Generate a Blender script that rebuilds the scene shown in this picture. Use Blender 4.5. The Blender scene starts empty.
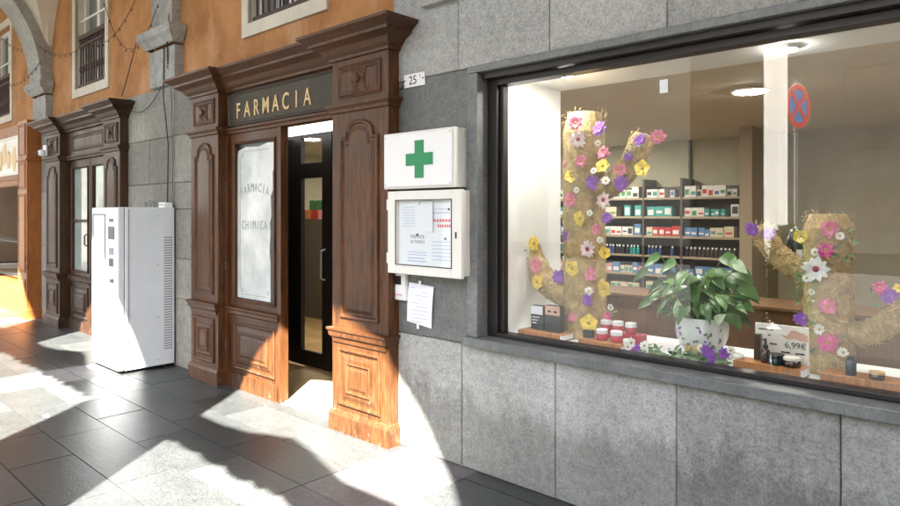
import bpy, math, random
from mathutils import Vector, Matrix
R = math.radians
rnd = random.Random(7)
sc = bpy.context.scene
COL = sc.collection

# ------------------------------------------------------------------ camera, world, sun, exposure
CAM_H, CAM_D = 1.65, 3.17
YAW = math.atan2(650, 707)
cam_data = bpy.data.cameras.new('camera')
cam = bpy.data.objects.new('camera', cam_data)
COL.objects.link(cam)
cam.location = (0, -CAM_D, CAM_H)
cam.rotation_euler = (R(90), 0, YAW)
cam_data.sensor_width = 36
cam_data.lens = 26.0
cam_data.shift_y = -40 / 900
cam_data.clip_start = 0.05
cam_data.clip_end = 600
sc.camera = cam

SUN_EL = R(42)
SUN_H = Vector((-0.622, 0.783))          # horizontal travel of the sunlight
world = bpy.data.worlds.new('World')
sc.world = world
world.use_nodes = True
wn = world.node_tree
wn.nodes.clear()
wo = wn.nodes.new('ShaderNodeOutputWorld')
wb = wn.nodes.new('ShaderNodeBackground')
sky = wn.nodes.new('ShaderNodeTexSky')
sky.sky_type = 'NISHITA'
sky.sun_disc = False
sky.sun_elevation = SUN_EL
sky.sun_rotation = math.atan2(-SUN_H.x, -SUN_H.y)
sky.air_density = 1.0
sky.dust_density = 1.5
wn.links.new(sky.outputs[0], wb.inputs[0])
wb.inputs[1].default_value = 0.08
wn.links.new(wb.outputs[0], wo.inputs[0])

sun_d = bpy.data.lights.new('sun', 'SUN')
sun_d.energy = 5.0
sun_d.angle = R(0.5)
sun_d.color = (1.0, 0.95, 0.87)
sun = bpy.data.objects.new('sun', sun_d)
COL.objects.link(sun)
sd = Vector((SUN_H.x * math.cos(SUN_EL), SUN_H.y * math.cos(SUN_EL), -math.sin(SUN_EL)))
sun.rotation_euler = sd.to_track_quat('-Z', 'Y').to_euler()
sun.location = (8, -14, 14)

sc.view_settings.view_transform = 'Standard'
sc.view_settings.look = 'None'
sc.view_settings.exposure = 3.85
sc.view_settings.gamma = 1.0
sc.view_settings.use_curve_mapping = False
cy = sc.cycles
cy.max_bounces = 10
cy.diffuse_bounces = 5
cy.glossy_bounces = 4
cy.transmission_bounces = 6
cy.transparent_max_bounces = 16
cy.caustics_reflective = False
cy.caustics_refractive = False
cy.sample_clamp_indirect = 6
cy.use_denoising = True

# ------------------------------------------------------------------ helpers
_c, _s = 650 / math.hypot(707, 650), 707 / math.hypot(707, 650)


def at(u, v, y):
    """point of the place seen at photo pixel (u, v) on the vertical plane at depth y: (X, Z)"""
    a, b = (u - 450) / 650, -(v - 213) / 650
    k = (y + CAM_D) / (_s + a * _c)
    return ((-_c + a * _s) * k, CAM_H + b * k)


def px(n, u, y):
    """length of n photo pixels at depth y"""
    a = (u - 450) / 650
    return n / 650 * (y + CAM_D) / (_s + a * _c)


class MB:
    def __init__(self):
        self.v, self.f = [], []

    def add(self, vs, fs):
        n = len(self.v)
        self.v += [tuple(p) for p in vs]
        self.f += [tuple(i + n for i in f) for f in fs]
        return self

    def box(self, x0, x1, y0, y1, z0, z1):
        vs = [(x, y, z) for z in (z0, z1) for y in (y0, y1) for x in (x0, x1)]
        return self.add(vs, [(0, 2, 3, 1), (4, 5, 7, 6), (0, 1, 5, 4), (2, 6, 7, 3), (0, 4, 6, 2), (1, 3, 7, 5)])

    def pane(self, x0, x1, y, z0, z1):
        return self.add([(x0, y, z0), (x1, y, z0), (x1, y, z1), (x0, y, z1)], [(0, 1, 2, 3)])

    def slab(self, x0, x1, z0, z1, yf, yb, ch=0.005):
        """wall slab whose front edges are chamfered"""
        o = [(x0, z0), (x1, z0), (x1, z1), (x0, z1)]
        i = [(x0 + ch, z0 + ch), (x1 - ch, z0 + ch), (x1 - ch, z1 - ch), (x0 + ch, z1 - ch)]
        vs = [(p[0], yb, p[1]) for p in o] + [(p[0], yf + ch, p[1]) for p in o] + [(p[0], yf, p[1]) for p in i]
        fs = [(8, 9, 10, 11)]
        for k in range(4):
            j = (k + 1) % 4
            fs += [(k, j, 4 + j, 4 + k), (4 + k, 4 + j, 8 + j, 8 + k)]
        return self.add(vs, fs)

    def rings(self, rings, cap0=False, cap1=True, closed=True):
        n = len(rings[0])
        vs = [p for r in rings for p in r]
        fs = []
        for a in range(len(rings) - 1):
            for k in range(n if closed else n - 1):
                j = (k + 1) % n
                fs.append((a * n + k, a * n + j, (a + 1) * n + j, (a + 1) * n + k))
        if cap0:
            fs.append(tuple(range(n - 1, -1, -1)))
        if cap1:
            fs.append(tuple((len(rings) - 1) * n + k for k in range(n)))
        return self.add(vs, fs)

    def prism(self, poly, y0, y1):
        """polygon of (x, z) points given thickness from y0 (front) to y1"""
        return self.rings([[(x, y0, z) for x, z in poly], [(x, y1, z) for x, z in poly]], True, True)

    def tube(self, pts, r, n=8, caps=True):
        pts = [Vector(p) for p in pts]
        rr = r if isinstance(r, (list, tuple)) else [r] * len(pts)
        rings = []
        up = None
        for i, p in enumerate(pts):
            d = (pts[min(i + 1, len(pts) - 1)] - pts[max(i - 1, 0)]).normalized()
            if up is None:
                up = Vector((0, 0, 1)) if abs(d.z) < 0.9 else Vector((0, 1, 0))
            a = d.cross(up).normalized()
            b = a.cross(d).normalized()
            up = b
            rings.append([p + (a * math.cos(2 * math.pi * k / n) + b * math.sin(2 * math.pi * k / n)) * rr[i] for k in range(n)])
        return self.rings(rings, caps, caps)

    def lathe(self, c, prof, n=24, cap0=True, cap1=True):
        return self.rings([[(c[0] + r * math.cos(2 * math.pi * k / n), c[1] + r * math.sin(2 * math.pi * k / n), c[2] + z) for k in range(n)] for r, z in prof], cap0, cap1)

    def panel(self, x0, x1, z0, z1, y, prof, arch=0.0):
        """concentric moulded panel on the plane y; prof = (inset, offset towards the viewer)"""
        def outline(i, dy):
            a, b, c, d = x0 + i, x1 - i, z0 + i, z1 - i
            pts = [(a, c), (b, c)]
            if arch:
                h = min(arch, (b - a) / 2 * .95)
                e = (b - a) * .13
                pts.append((b, d - h))
                for k in range(0, 9):
                    t = math.pi * k / 8
                    pts.append(((a + b) / 2 + ((b - a) / 2 - e) * math.cos(t), d - h + h * math.sin(t) ** .7 if math.sin(t) > 0 else d - h))
                pts.append((a, d - h))
            else:
                pts += [(b, d), (a, d)]
            return [(x, y - dy, z) for x, z in pts]
        return self.rings([outline(i, dy) for i, dy in prof])

    def moulding(self, path, prof):
        """profile of (out, z) swept along an xy path, mitred"""
        n = len(path)
        norms = []
        for i in range(n - 1):
            dx, dy = path[i + 1][0] - path[i][0], path[i + 1][1] - path[i][1]
            l = math.hypot(dx, dy)
            norms.append((dy / l, -dx / l))
        rings = []
        for i in range(n):
            a = norms[max(i - 1, 0)]
            b = norms[min(i, n - 2)]
            mx, my = a[0] + b[0], a[1] + b[1]
            q = mx * a[0] + my * a[1]
            m = (mx / q, my / q)
            rings.append([(path[i][0] + m[0] * o, path[i][1] + m[1] * o, z) for o, z in prof])
        return self.rings(rings, False, False, closed=False)

    def leaf(self, p, d, nrm, L, W, heart=True, fold=.25, droop=.3):
        d = Vector(d).normalized()
        nrm = Vector(nrm)
        nrm = (nrm - d * nrm.dot(d)).normalized()
        s = d.cross(nrm)
        prof = [(0, .05), (.06, .55), (.18, .92), (.35, 1), (.55, .82), (.75, .5), (.9, .2), (1, .01)] if heart else [(0, .1), (.2, .7), (.45, 1), (.7, .75), (.9, .3), (1, .02)]
        rows = []
        for t, w in prof:
            c = Vector(p) + d * (L * t) - nrm * (droop * L * t * t)
            back = -d * (L * .1 * w) if heart and t < .2 else Vector()
            rows.append([c + s * (W / 2 * w) + nrm * (fold * W / 2 * w) + back, c, c - s * (W / 2 * w) + nrm * (fold * W / 2 * w) + back])
        return self.rings(rows, False, False, closed=False)

    def build(self, name, mat, parent=None, smooth=False, bevel=0.0, label=None):
        off = Vector(parent_world(parent))
        me = bpy.data.meshes.new(name)
        me.from_pydata([tuple(Vector(p) - off) for p in self.v], [], self.f)
        me.update()
        o = bpy.data.objects.new(name, me)
        COL.objects.link(o)
        me.materials.append(mat)
        if parent is not None:
            o.parent = parent
        import bmesh
        bm = bmesh.new()
        bm.from_mesh(me)
        bmesh.ops.recalc_face_normals(bm, faces=bm.faces)
        bm.to_mesh(me)
        bm.free()
        if smooth:
            me.polygons.foreach_set('use_smooth', [True] * len(me.polygons))
        if bevel:
            b = o.modifiers.new('edge', 'BEVEL')
            b.width = bevel
            b.segments = 2
            b.limit_method = 'ANGLE'
            b.angle_limit = R(40)
        if label:
            o['label'] = label
        return o


def parent_world(p):
    v = Vector((0, 0, 0))
    while p is not None:
        v += Vector(p.location)
        p = p.parent
    return v


def thing(name, label, cat, loc=(0, 0, 0), group=None, kind=None):
    o = bpy.data.objects.new(name, None)
    o.empty_display_size = .05
    COL.objects.link(o)
    o.location = loc
    return tag(o, label, cat, group, kind)


def tag(o, label, cat, group=None, kind=None):
    o['label'] = label
    o['category'] = cat
    if group:
        o['group'] = group
    if kind:
        o['kind'] = kind
    return o


def dup(root, delta, label, group=None):
    r = root.copy()
    COL.objects.link(r)
    r.location = Vector(root.location) + Vector(delta)
    r['label'] = label
    if group:
        r['group'] = group
    for ch in list(root.children):
        c = ch.copy()
        COL.objects.link(c)
        c.parent = r
        for g in list(ch.children):
            d = g.copy()
            COL.objects.link(d)
            d.parent = c
    return r


def text(name, s, x, y, z, size, mat, parent, sx=1.0, align='LEFT', depth=.0015, tilt=0.0, rot_z=0.0, space=1.0, fat=0.0):
    """lettering on a wall facing -y"""
    cu = bpy.data.curves.new('lettering', 'FONT')
    cu.body = s
    cu.size = size
    cu.align_x = align
    cu.extrude = depth
    cu.offset = fat
    cu.space_character = space
    t = bpy.data.objects.new('lettering', cu)
    COL.objects.link(t)
    dg = bpy.context.evaluated_depsgraph_get()
    dg.update()
    me = bpy.data.meshes.new_from_object(t.evaluated_get(dg))
    bpy.data.objects.remove(t)
    m = Matrix.Translation(Vector((x, y, z)) - parent_world(parent)) @ Matrix.Rotation(rot_z, 4, 'Z') @ Matrix.Rotation(R(90), 4, 'X') @ Matrix.Rotation(tilt, 4, 'Z') @ Matrix.Diagonal((sx, 1, 1, 1))
    me.transform(m)
    me.materials.clear()
    me.materials.append(mat)
    o = bpy.data.objects.new(name, me)
    COL.objects.link(o)
    o.parent = parent
    return o


# ------------------------------------------------------------------ materials
def new_mat(name):
    m = bpy.data.materials.new(name)
    m.use_nodes = True
    nt = m.node_tree
    return m, nt, nt.nodes['Principled BSDF']


def N(nt, t, **kw):
    n = nt.nodes.new(t)
    for k, v in kw.items():
        if k in n.inputs.keys() if isinstance(k, str) else False:
            n.inputs[k].default_value = v
        else:
            setattr(n, k, v)
    return n


def ramp(nt, fac, stops):
    r = nt.nodes.new('ShaderNodeValToRGB')
    e = r.color_ramp.elements
    while len(e) < len(stops):
        e.new(.5)
    for el, (p, c) in zip(e, stops):
        el.position = p
        el.color = (*c, 1)
    nt.links.new(fac, r.inputs[0])
    return r.outputs[0]


def coords(nt, scale=(1, 1, 1), obj=True):
    tc = nt.nodes.new('ShaderNodeTexCoord')
    mp = nt.nodes.new('ShaderNodeMapping')
    mp.inputs['Scale'].default_value = scale
    nt.links.new(tc.outputs['Object' if obj else 'Generated'], mp.inputs[0])
    return mp.outputs[0]


def noise(nt, vec, scale, detail=4, rough=.6):
    n = nt.nodes.new('ShaderNodeTexNoise')
    n.inputs['Scale'].default_value = scale
    n.inputs['Detail'].default_value = detail
    n.inputs['Roughness'].default_value = rough
    nt.links.new(vec, n.inputs['Vector'])
    return n.outputs['Fac']


def mix(nt, a, b, fac, mode='MIX'):
    m = nt.nodes.new('ShaderNodeMix')
    m.data_type = 'RGBA'
    m.blend_type = mode
    for sock, val in ((m.inputs['A'], a), (m.inputs['B'], b), (m.inputs['Factor'], fac)):
        if hasattr(val, 'is_output'):
            nt.links.new(val, sock)
        elif sock.type == 'RGBA':
            sock.default_value = (*val, 1)
        else:
            sock.default_value = val
    for i in m.inputs:
        pass
    return m.outputs['Result']


def mixc(nt, a, b, fac, mode='MIX'):
    m = nt.nodes.new('ShaderNodeMix')
    m.data_type = 'RGBA'
    m.blend_type = mode
    A, B, F = m.inputs[6], m.inputs[7], m.inputs[0]
    for sock, val in ((A, a), (B, b)):
        if isinstance(val, tuple):
            sock.default_value = (*val, 1)
        else:
            nt.links.new(val, sock)
    if isinstance(fac, (int, float)):
        F.default_value = fac
    else:
        nt.links.new(fac, F)
    return m.outputs[2]


def bump(nt, bs, h, strength, dist=.01):
    b = nt.nodes.new('ShaderNodeBump')
    b.inputs['Strength'].default_value = strength
    b.inputs['Distance'].default_value = dist
    nt.links.new(h, b.inputs['Height'])
    nt.links.new(b.outputs[0], bs.inputs['Normal'])


def island(nt, lo, hi):
    g = nt.nodes.new('ShaderNodeNewGeometry')
    r = nt.nodes.new('ShaderNodeMapRange')
    nt.links.new(g.outputs['Random Per Island'], r.inputs[0])
    r.inputs[3].default_value = lo
    r.inputs[4].default_value = hi
    cc = nt.nodes.new('ShaderNodeCombineColor')
    for k in range(3):
        nt.links.new(r.outputs[0], cc.inputs[k])
    return cc.outputs[0]


def plain(name, col, rough=.5, metal=0.0, var=.08, scale=30, emit=0.0, coat=0.0, spec=.5):
    m, nt, bs = new_mat(name)
    v = coords(nt)
    n = noise(nt, v, scale)
    c = ramp(nt, n, [(.25, tuple(x * (1 - var) for x in col)), (.75, tuple(min(1, x * (1 + var)) for x in col))])
    nt.links.new(c, bs.inputs['Base Color'])
    bs.inputs['Roughness'].default_value = rough
    bs.inputs['Metallic'].default_value = metal
    bs.inputs['Specular IOR Level'].default_value = spec
    bs.inputs['Coat Weight'].default_value = coat
    if emit:
        nt.links.new(c, bs.inputs['Emission Color'])
        bs.inputs['Emission Strength'].default_value = emit
    return m


def wood(name, dark, mid, light, rough=.38, scale=1.0):
    m, nt, bs = new_mat(name)
    v = coords(nt, (14 * scale, 14 * scale, 1.3 * scale))
    n1 = noise(nt, v, 3.0, 6, .65)
    v2 = coords(nt, (60 * scale, 60 * scale, 2.5 * scale))
    n2 = noise(nt, v2, 3.0, 3, .5)
    v3 = coords(nt, (1.2, 1.2, .9))
    n3 = noise(nt, v3, 1.7, 4, .6)
    base = ramp(nt, n1, [(.28, dark), (.5, mid), (.72, light)])
    base = mixc(nt, base, ramp(nt, n2, [(.35, tuple(x * .55 for x in dark)), (.6, light)]), .28)
    base = mixc(nt, base, ramp(nt, n3, [(.3, (.62, .6, .58)), (.7, (1.12, 1.08, 1.0))]), 1.0, 'MULTIPLY')
    sx = nt.nodes.new('ShaderNodeSeparateXYZ')
    nt.links.new(coords(nt), sx.inputs[0])
    sn = noise(nt, coords(nt, (3, 3, 1.2)), 5, 7, .75)
    ad = nt.nodes.new('ShaderNodeMath')
    ad.operation = 'MULTIPLY_ADD'
    nt.links.new(sx.outputs[2], ad.inputs[0])
    ad.inputs[1].default_value = -.16
    nt.links.new(sn, ad.inputs[2])
    base = mixc(nt, base, (.20, .14, .09), ramp(nt, ad.outputs[0], [(.54, (0, 0, 0)), (.66, (.55, .55, .55))]))
    nt.links.new(base, bs.inputs['Base Color'])
    rr = ramp(nt, n3, [(.3, (rough * .8,) * 3), (.7, (rough * 1.4,) * 3)])
    nt.links.new(rr, bs.inputs['Roughness'])
    bs.inputs['Specular IOR Level'].default_value = .35
    bump(nt, bs, n2, .25, .002)
    return m


def stone(name, dark, light, rough=.75, fleck=.5, bumpy=.5, lo=.82, hi=1.12, fscale=70, streak=(1, 1, 1), dirt=False):
    m, nt, bs = new_mat(name)
    v = coords(nt)
    big = noise(nt, v, 1.3, 5, .65)
    vs = coords(nt, streak)
    fine = noise(nt, vs, fscale, 5, .75)
    fine2 = noise(nt, vs, fscale * .28, 6, .7)
    c = ramp(nt, big, [(.3, dark), (.7, light)])
    fl = ramp(nt, fine, [(.36, (1 - fleck,) * 3), (.5, (1, 1, 1)), (.68, (1 + fleck * .55,) * 3)])
    c = mixc(nt, c, fl, 1.0, 'MULTIPLY')
    c = mixc(nt, c, ramp(nt, fine2, [(.35, (.78, .79, .78)), (.65, (1.12, 1.11, 1.08))]), 1.0, 'MULTIPLY')
    c = mixc(nt, c, island(nt, lo, hi), 1.0, 'MULTIPLY')
    if dirt:
        sx = nt.nodes.new('ShaderNodeSeparateXYZ')
        nt.links.new(v, sx.inputs[0])
        dn = noise(nt, coords(nt, (1, 1, .6)), 5, 6, .7)
        ad = nt.nodes.new('ShaderNodeMath')
        ad.operation = 'MULTIPLY_ADD'
        nt.links.new(dn, ad.inputs[0])
        ad.inputs[1].default_value = -.75
        nt.links.new(sx.outputs[2], ad.inputs[2])
        c = mixc(nt, c, ramp(nt, ad.outputs[0], [(0.0, (.62, .62, .60)), (.16, (1, 1, 1))]), 1.0, 'MULTIPLY')
    st = noise(nt, coords(nt, (1, 1, .45)), .9, 7, .72)
    c = mixc(nt, c, ramp(nt, st, [(.34, (.76, .76, .75)), (.52, (1, 1, 1)), (.72, (1.1, 1.09, 1.06))]), 1.0, 'MULTIPLY')
    nt.links.new(c, bs.inputs['Base Color'])
    bs.inputs['Roughness'].default_value = rough
    mh = nt.nodes.new('ShaderNodeMath')
    mh.operation = 'ADD'
    nt.links.new(fine, mh.inputs[0])
    nt.links.new(fine2, mh.inputs[1])
    bump(nt, bs, mh.outputs[0], bumpy, .006)
    return m


def plaster(name, a, b, c3, bumpy=.2):
    m, nt, bs = new_mat(name)
    v = coords(nt)
    n1 = noise(nt, v, 1.6, 7, .7)
    n2 = noise(nt, coords(nt, (1, 1, .45)), 2.6, 7, .75)
    n3 = noise(nt, v, 60, 4, .6)
    c = ramp(nt, n1, [(.36, a), (.60, b)])
    c = mixc(nt, c, c3, ramp(nt, n2, [(.50, (0, 0, 0)), (.70, (.65, .65, .65))]))
    nt.links.new(c, bs.inputs['Base Color'])
    bs.inputs['Roughness'].default_value = .9
    bump(nt, bs, n3, bumpy, .004)
    return m


def glass(name, ior=1.5, tint=(.95, .97, .96), rough=0.0, boost=1.0):
    """thin pane: straight-through transparency plus Fresnel reflection"""
    m = bpy.data.materials.new(name)
    m.use_nodes = True
    nt = m.node_tree
    nt.nodes.clear()
    o = nt.nodes.new('ShaderNodeOutputMaterial')
    tr = nt.nodes.new('ShaderNodeBsdfTransparent')
    tr.inputs[0].default_value = (*tint, 1)
    gl = nt.nodes.new('ShaderNodeBsdfGlossy')
    gl.inputs['Roughness'].default_value = rough
    ge = nt.nodes.new('ShaderNodeNewGeometry')
    dt = nt.nodes.new('ShaderNodeVectorMath')
    dt.operation = 'DOT_PRODUCT'
    nt.links.new(ge.outputs['Normal'], dt.inputs[0])
    nt.links.new(ge.outputs['Incoming'], dt.inputs[1])

    def mth(op, a, b=None):
        q = nt.nodes.new('ShaderNodeMath')
        q.operation = op
        for n_, val in ((0, a), (1, b)):
            if val is None:
                continue
            if isinstance(val, (int, float)):
                q.inputs[n_].default_value = val
            else:
                nt.links.new(val, q.inputs[n_])
        return q.outputs[0]
    f0 = ((ior - 1) / (ior + 1)) ** 2
    sch = mth('POWER', mth('SUBTRACT', 1.0, mth('ABSOLUTE', dt.outputs['Value'])), 5.0)
    f = mth('MINIMUM', mth('MULTIPLY', mth('ADD', mth('MULTIPLY', sch, 1 - f0), f0), boost), 1.0)
    mx = nt.nodes.new('ShaderNodeMixShader')
    nt.links.new(f, mx.inputs[0])
    nt.links.new(tr.outputs[0], mx.inputs[1])
    nt.links.new(gl.outputs[0], mx.inputs[2])
    nt.links.new(mx.outputs[0], o.inputs[0])
    return m


def varied(name, cols, rough=.6, trans=0.0, lo=.75, hi=1.2, scale=20):
    """colour picked per loose piece (leaf, straw, petal)"""
    m, nt, bs = new_mat(name)
    g = nt.nodes.new('ShaderNodeNewGeometry')
    c = ramp(nt, g.outputs['Random Per Island'], [(i / max(1, len(cols) - 1), k) for i, k in enumerate(cols)])
    n = noise(nt, coords(nt), scale, 4)
    c = mixc(nt, c, ramp(nt, n, [(.3, (lo,) * 3), (.7, (hi,) * 3)]), 1.0, 'MULTIPLY')
    nt.links.new(c, bs.inputs['Base Color'])
    bs.inputs['Roughness'].default_value = rough
    bs.inputs['Subsurface Weight'].default_value = 0
    bump(nt, bs, noise(nt, coords(nt), 90, 3), .3, .003)
    return m


M = {}
M['wood'] = wood('dark_carved_walnut', (.015, .0052, .0018), (.082, .0300, .0098), (.155, .065, .0225), .40)
M['wood_old'] = wood('brown_aged_walnut', (.013, .006, .003), (.045, .020, .0092), (.088, .042, .021), .40)
M['wood_orange'] = wood('orange_varnished_wood', (.23, .075, .018), (.33, .115, .030), (.40, .160, .048), .3)
M['granite'] = stone('hammered_grey_granite', (.36, .36, .345), (.47, .472, .455), .8, .36, .8, .78, 1.1, 75, dirt=True)
M['slate'] = stone('dark_slate_panel', (.115, .122, .117), (.165, .17, .163), .6, .3, .4, .95, 1.05, 45)
M['gneiss'] = stone('grey_green_gneiss', (.23, .225, .195), (.33, .32, .28), .75, .35, .6, .62, 1.12, 40)
M['slate_trim'] = stone('slate_window_trim', (.14, .15, .15), (.20, .208, .206), .45, .25, .3, .9, 1.1, 50)
M['pil_stone'] = stone('grey_pilaster_stone', (.30, .30, .285), (.41, .405, .385), .8, .25, .4, .92, 1.06, 35)
M['floor'] = stone('dark_luserna_paving', (.056, .062, .064), (.086, .092, .091), .30, .6, .35, .72, 1.25, 75, (1, 1, 1))
M['floor_light'] = stone('pale_paving_band', (.105, .103, .108), (.138, .136, .141), .5, .3, .3, .85, 1.1, 50)
M['joint'] = plain('dark_joint_mortar', (.014, .014, .013), .9)
M['street'] = stone('street_stone', (.045, .045, .044), (.065, .064, .062), .8, .3, .3)
M['pillar_bright'] = plaster('brightened_pillar_plaster', (.78, .77, .72), (.84, .83, .79), (.72, .70, .64))  # brighter copy of the pillar surface, for a stronger window reflection
M['orange'] = plaster('weathered_orange_plaster', (.32, .135, .042), (.47, .220, .080), (.56, .35, .19))
M['cream'] = plaster('cream_vault_plaster', (.66, .60, .49), (.74, .68, .57), (.60, .53, .42))
M['surround'] = plaster('cream_window_surround', (.58, .53, .43), (.68, .62, .51), (.5, .45, .36))
M['arcade'] = plaster('arcade_plaster', (.60, .48, .34), (.68, .55, .40), (.52, .40, .28))
M['facade'] = plaster('opposite_cream_facade', (.62, .53, .38), (.70, .60, .44), (.55, .46, .32))
M['white_metal'] = plain('white_powder_coat', (.64, .67, .70), .4, var=.05, scale=3)
M['cream_metal'] = plain('ivory_powder_coat', (.74, .72, .66), .4, var=.03, scale=6)
M['grey_metal'] = plain('brushed_grey_metal', (.36, .37, .37), .4, .6, .08)
M['black'] = plain('black_painted_metal', (.012, .011, .012), .3, var=.2)
M['darkbrown'] = plain('dark_brown_metal', (.013, .009, .008), .4, var=.15)
M['black_plastic'] = plain('black_plastic', (.012, .012, .013), .35)
M['grey_plastic'] = plain('grey_plastic', (.25, .26, .27), .5)
M['white_plastic'] = plain('white_plastic', (.8, .8, .79), .35, var=.02)
M['paper'] = plain('white_paper', (.82, .83, .86), .8, var=.03, scale=8)
M['ink'] = plain('grey_ink', (.28, .28, .33), .8)
M['ink_dark'] = plain('black_ink', (.03, .03, .03), .8)
M['ink_red'] = plain('red_ink', (.75, .18, .18), .8)
M['ink_blue'] = plain('blue_ink', (.45, .50, .72), .8)
M['green'] = plain('green_cross', (.0, .22, .075), .35, var=.05)
M['gold'] = plain('worn_gold_leaf', (.66, .46, .22), .5, .1, .3, 60)
M['signboard'] = stone('painted_dark_signboard', (.028, .022, .014), (.06, .046, .028), .65, .25, .15, .95, 1.05, 14, (1, 1, 3))
M['etched'] = stone('pale_painted_reflection', (.60, .62, .60), (.76, .77, .74), .35, .06, .0, 1, 1, 9)  # pale colour stands in for sky glare on the door glass
M['etch_grey'] = plain('grey_etched_letter', (.30, .32, .32), .5)
M['glass'] = glass('clear_pane', 1.5, boost=1.0)
M['glass_win'] = glass('large_shop_pane', 1.52, (.97, .98, .96), boost=2.1)
M['glass_dark'] = glass('dark_door_pane', 1.5, (.85, .85, .8), boost=1.0)
M['glass_vend'] = plain('pale_blue_glass', (.09, .15, .16), .35, var=.25, scale=9, spec=.15)
M['room_wall'] = plaster('beige_room_wall', (.42, .395, .28), (.48, .45, .33), (.37, .345, .23), .05)
M['room_ceiling'] = plain('grey_beige_ceiling', (.58, .56, .48), .8, var=.03, scale=3)
M['room_floor'] = wood('honey_parquet', (.30, .18, .08), (.40, .26, .12), (.48, .33, .17), .4, .5)
M['niche'] = plain('white_niche_panel', (.80, .82, .82), .45, var=.02)
M['pane_reflection'] = plain('pale_pane_reflection', (.34, .36, .32), .8, var=.18, scale=4)  # pale tone stands in for whitish reflections in shop glass
M['counter'] = wood('brown_counter', (.13, .07, .035), (.18, .10, .05), (.22, .13, .07), .5)
M['shelf'] = plain('dark_shelf', (.085, .068, .05), .5)
M['column'] = plain('beige_cabinet_column', (.36, .29, .19), .6)
M['lamp'] = plain('lit_lamp_disc', (1, .96, .88), .5, emit=28.0, var=.0)
M['glow_panel'] = plain('glowing_ceiling_panel', (1, .98, .94), .5, emit=.16, var=.0)  # glow that whitens the vestibule ceiling
M['spot'] = plain('lit_spot_disc', (1, .97, .91), .5, emit=48.0, var=.0)
M['straw'] = varied('dry_straw', [(.30, .20, .075), (.50, .36, .16), (.64, .49, .25), (.39, .27, .11)], .8)
M['leaf'] = varied('glossy_green_leaf', [(.018, .07, .012), (.05, .15, .022), (.03, .10, .018), (.10, .23, .05), (.025, .09, .016)], .38)
M['pale_leaf'] = varied('pale_green_leaf', [(.36, .52, .26), (.55, .68, .40)], .4)
M['ivy'] = varied('dusty_green_leaf', [(.08, .16, .06), (.20, .28, .14), (.12, .20, .09)], .6)
M['p_pink'] = varied('pink_petal', [(.72, .17, .28), (.85, .33, .42)], .7)
M['p_pale'] = varied('pale_pink_petal', [(.86, .66, .62), (.92, .78, .74)], .7)
M['p_purple'] = varied('purple_petal', [(.24, .07, .42), (.40, .14, .56)], .7)
M['p_yellow'] = varied('yellow_petal', [(.82, .58, .06), (.90, .70, .14)], .7)
M['p_magenta'] = varied('magenta_petal', [(.62, .06, .24), (.76, .16, .36)], .7)
M['p_white'] = varied('white_petal', [(.80, .80, .72), (.88, .88, .82)], .7)
M['heart_red'] = plain('dark_red_heart', (.35, .03, .08), .8)
M['heart_yellow'] = plain('ochre_heart', (.55, .33, .05), .8)
M['terracotta'] = wood('orange_cloth_cover', (.42, .17, .055), (.52, .23, .08), (.60, .29, .12), .6, .6)
M['red_box'] = plain('red_gift_box', (.50, .02, .05), .4)
M['ceramic'] = plain('white_glazed_ceramic', (.78, .82, .80), .15, var=.03, scale=6, coat=.4)
M['skin_print'] = plain('skin_tone_print', (.66, .40, .30), .6)
M['cream_card'] = plain('cream_card', (.80, .77, .67), .7, var=.03)
M['amber'] = plain('dark_amber_bottle', (.045, .018, .010), .12, coat=.4)
M['teal_jar'] = plain('black_teal_jar', (.012, .03, .04), .2)
M['canvas'] = plain('cream_canvas', (.62, .56, .44), .9)
M['cable'] = plain('dark_cable', (.035, .030, .028), .7)
M['cable_grey'] = plain('grey_cable', (.20, .19, .17), .7)
M['rust'] = plain('rusty_iron', (.075, .045, .035), .7, .2, .3)
M['shutter'] = plain('dark_grey_green_shutter', (.10, .105, .085), .6)
M['mat'] = stone('beige_coir_mat', (.50, .38, .20), (.58, .45, .26), .9, .25, .6, 1, 1, 90)
M['sign_red'] = plain('traffic_red', (.62, .03, .03), .4)
M['sign_blue'] = plain('traffic_blue', (.02, .16, .50), .4)
M['zinc'] = plain('galvanised_steel', (.45, .46, .47), .4, .7)
for nm, c in dict(white=(.72, .72, .68), teal=(.05, .32, .30), red=(.52, .03, .03), navy=(.06, .09, .22), cream=(.62, .55, .40), green=(.08, .25, .08), dark=(.05, .04, .04), pink=(.60, .28, .28), blue=(.10, .22, .42), orange=(.55, .22, .05)).items():
    M['box_' + nm] = plain(nm + '_carton', c, .45, var=.06, scale=12)

# ------------------------------------------------------------------ setting: ground, floor
BAY = 4.37
g = MB().add([(-250, -300, -.13), (250, -300, -.13), (250, 60, -.13), (-250, 60, -.13)], [(0, 1, 2, 3)]).build('ground', M['street'])
g['kind'] = 'structure'
b = MB().box(-26, 12, -5.3, .10, -.13, -.006).build('floor_base', M['joint'])
b['kind'] = 'structure'
dark, light = MB(), MB()
rows = [.09, -.14, -.52, -.88, -1.26, -1.64, -2.02, -2.40, -2.9, -3.4, -4.0, -4.6, -5.28]


def is_band(x):
    return abs(((x + 3.0) + BAY / 2) % BAY - BAY / 2) < .34


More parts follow.
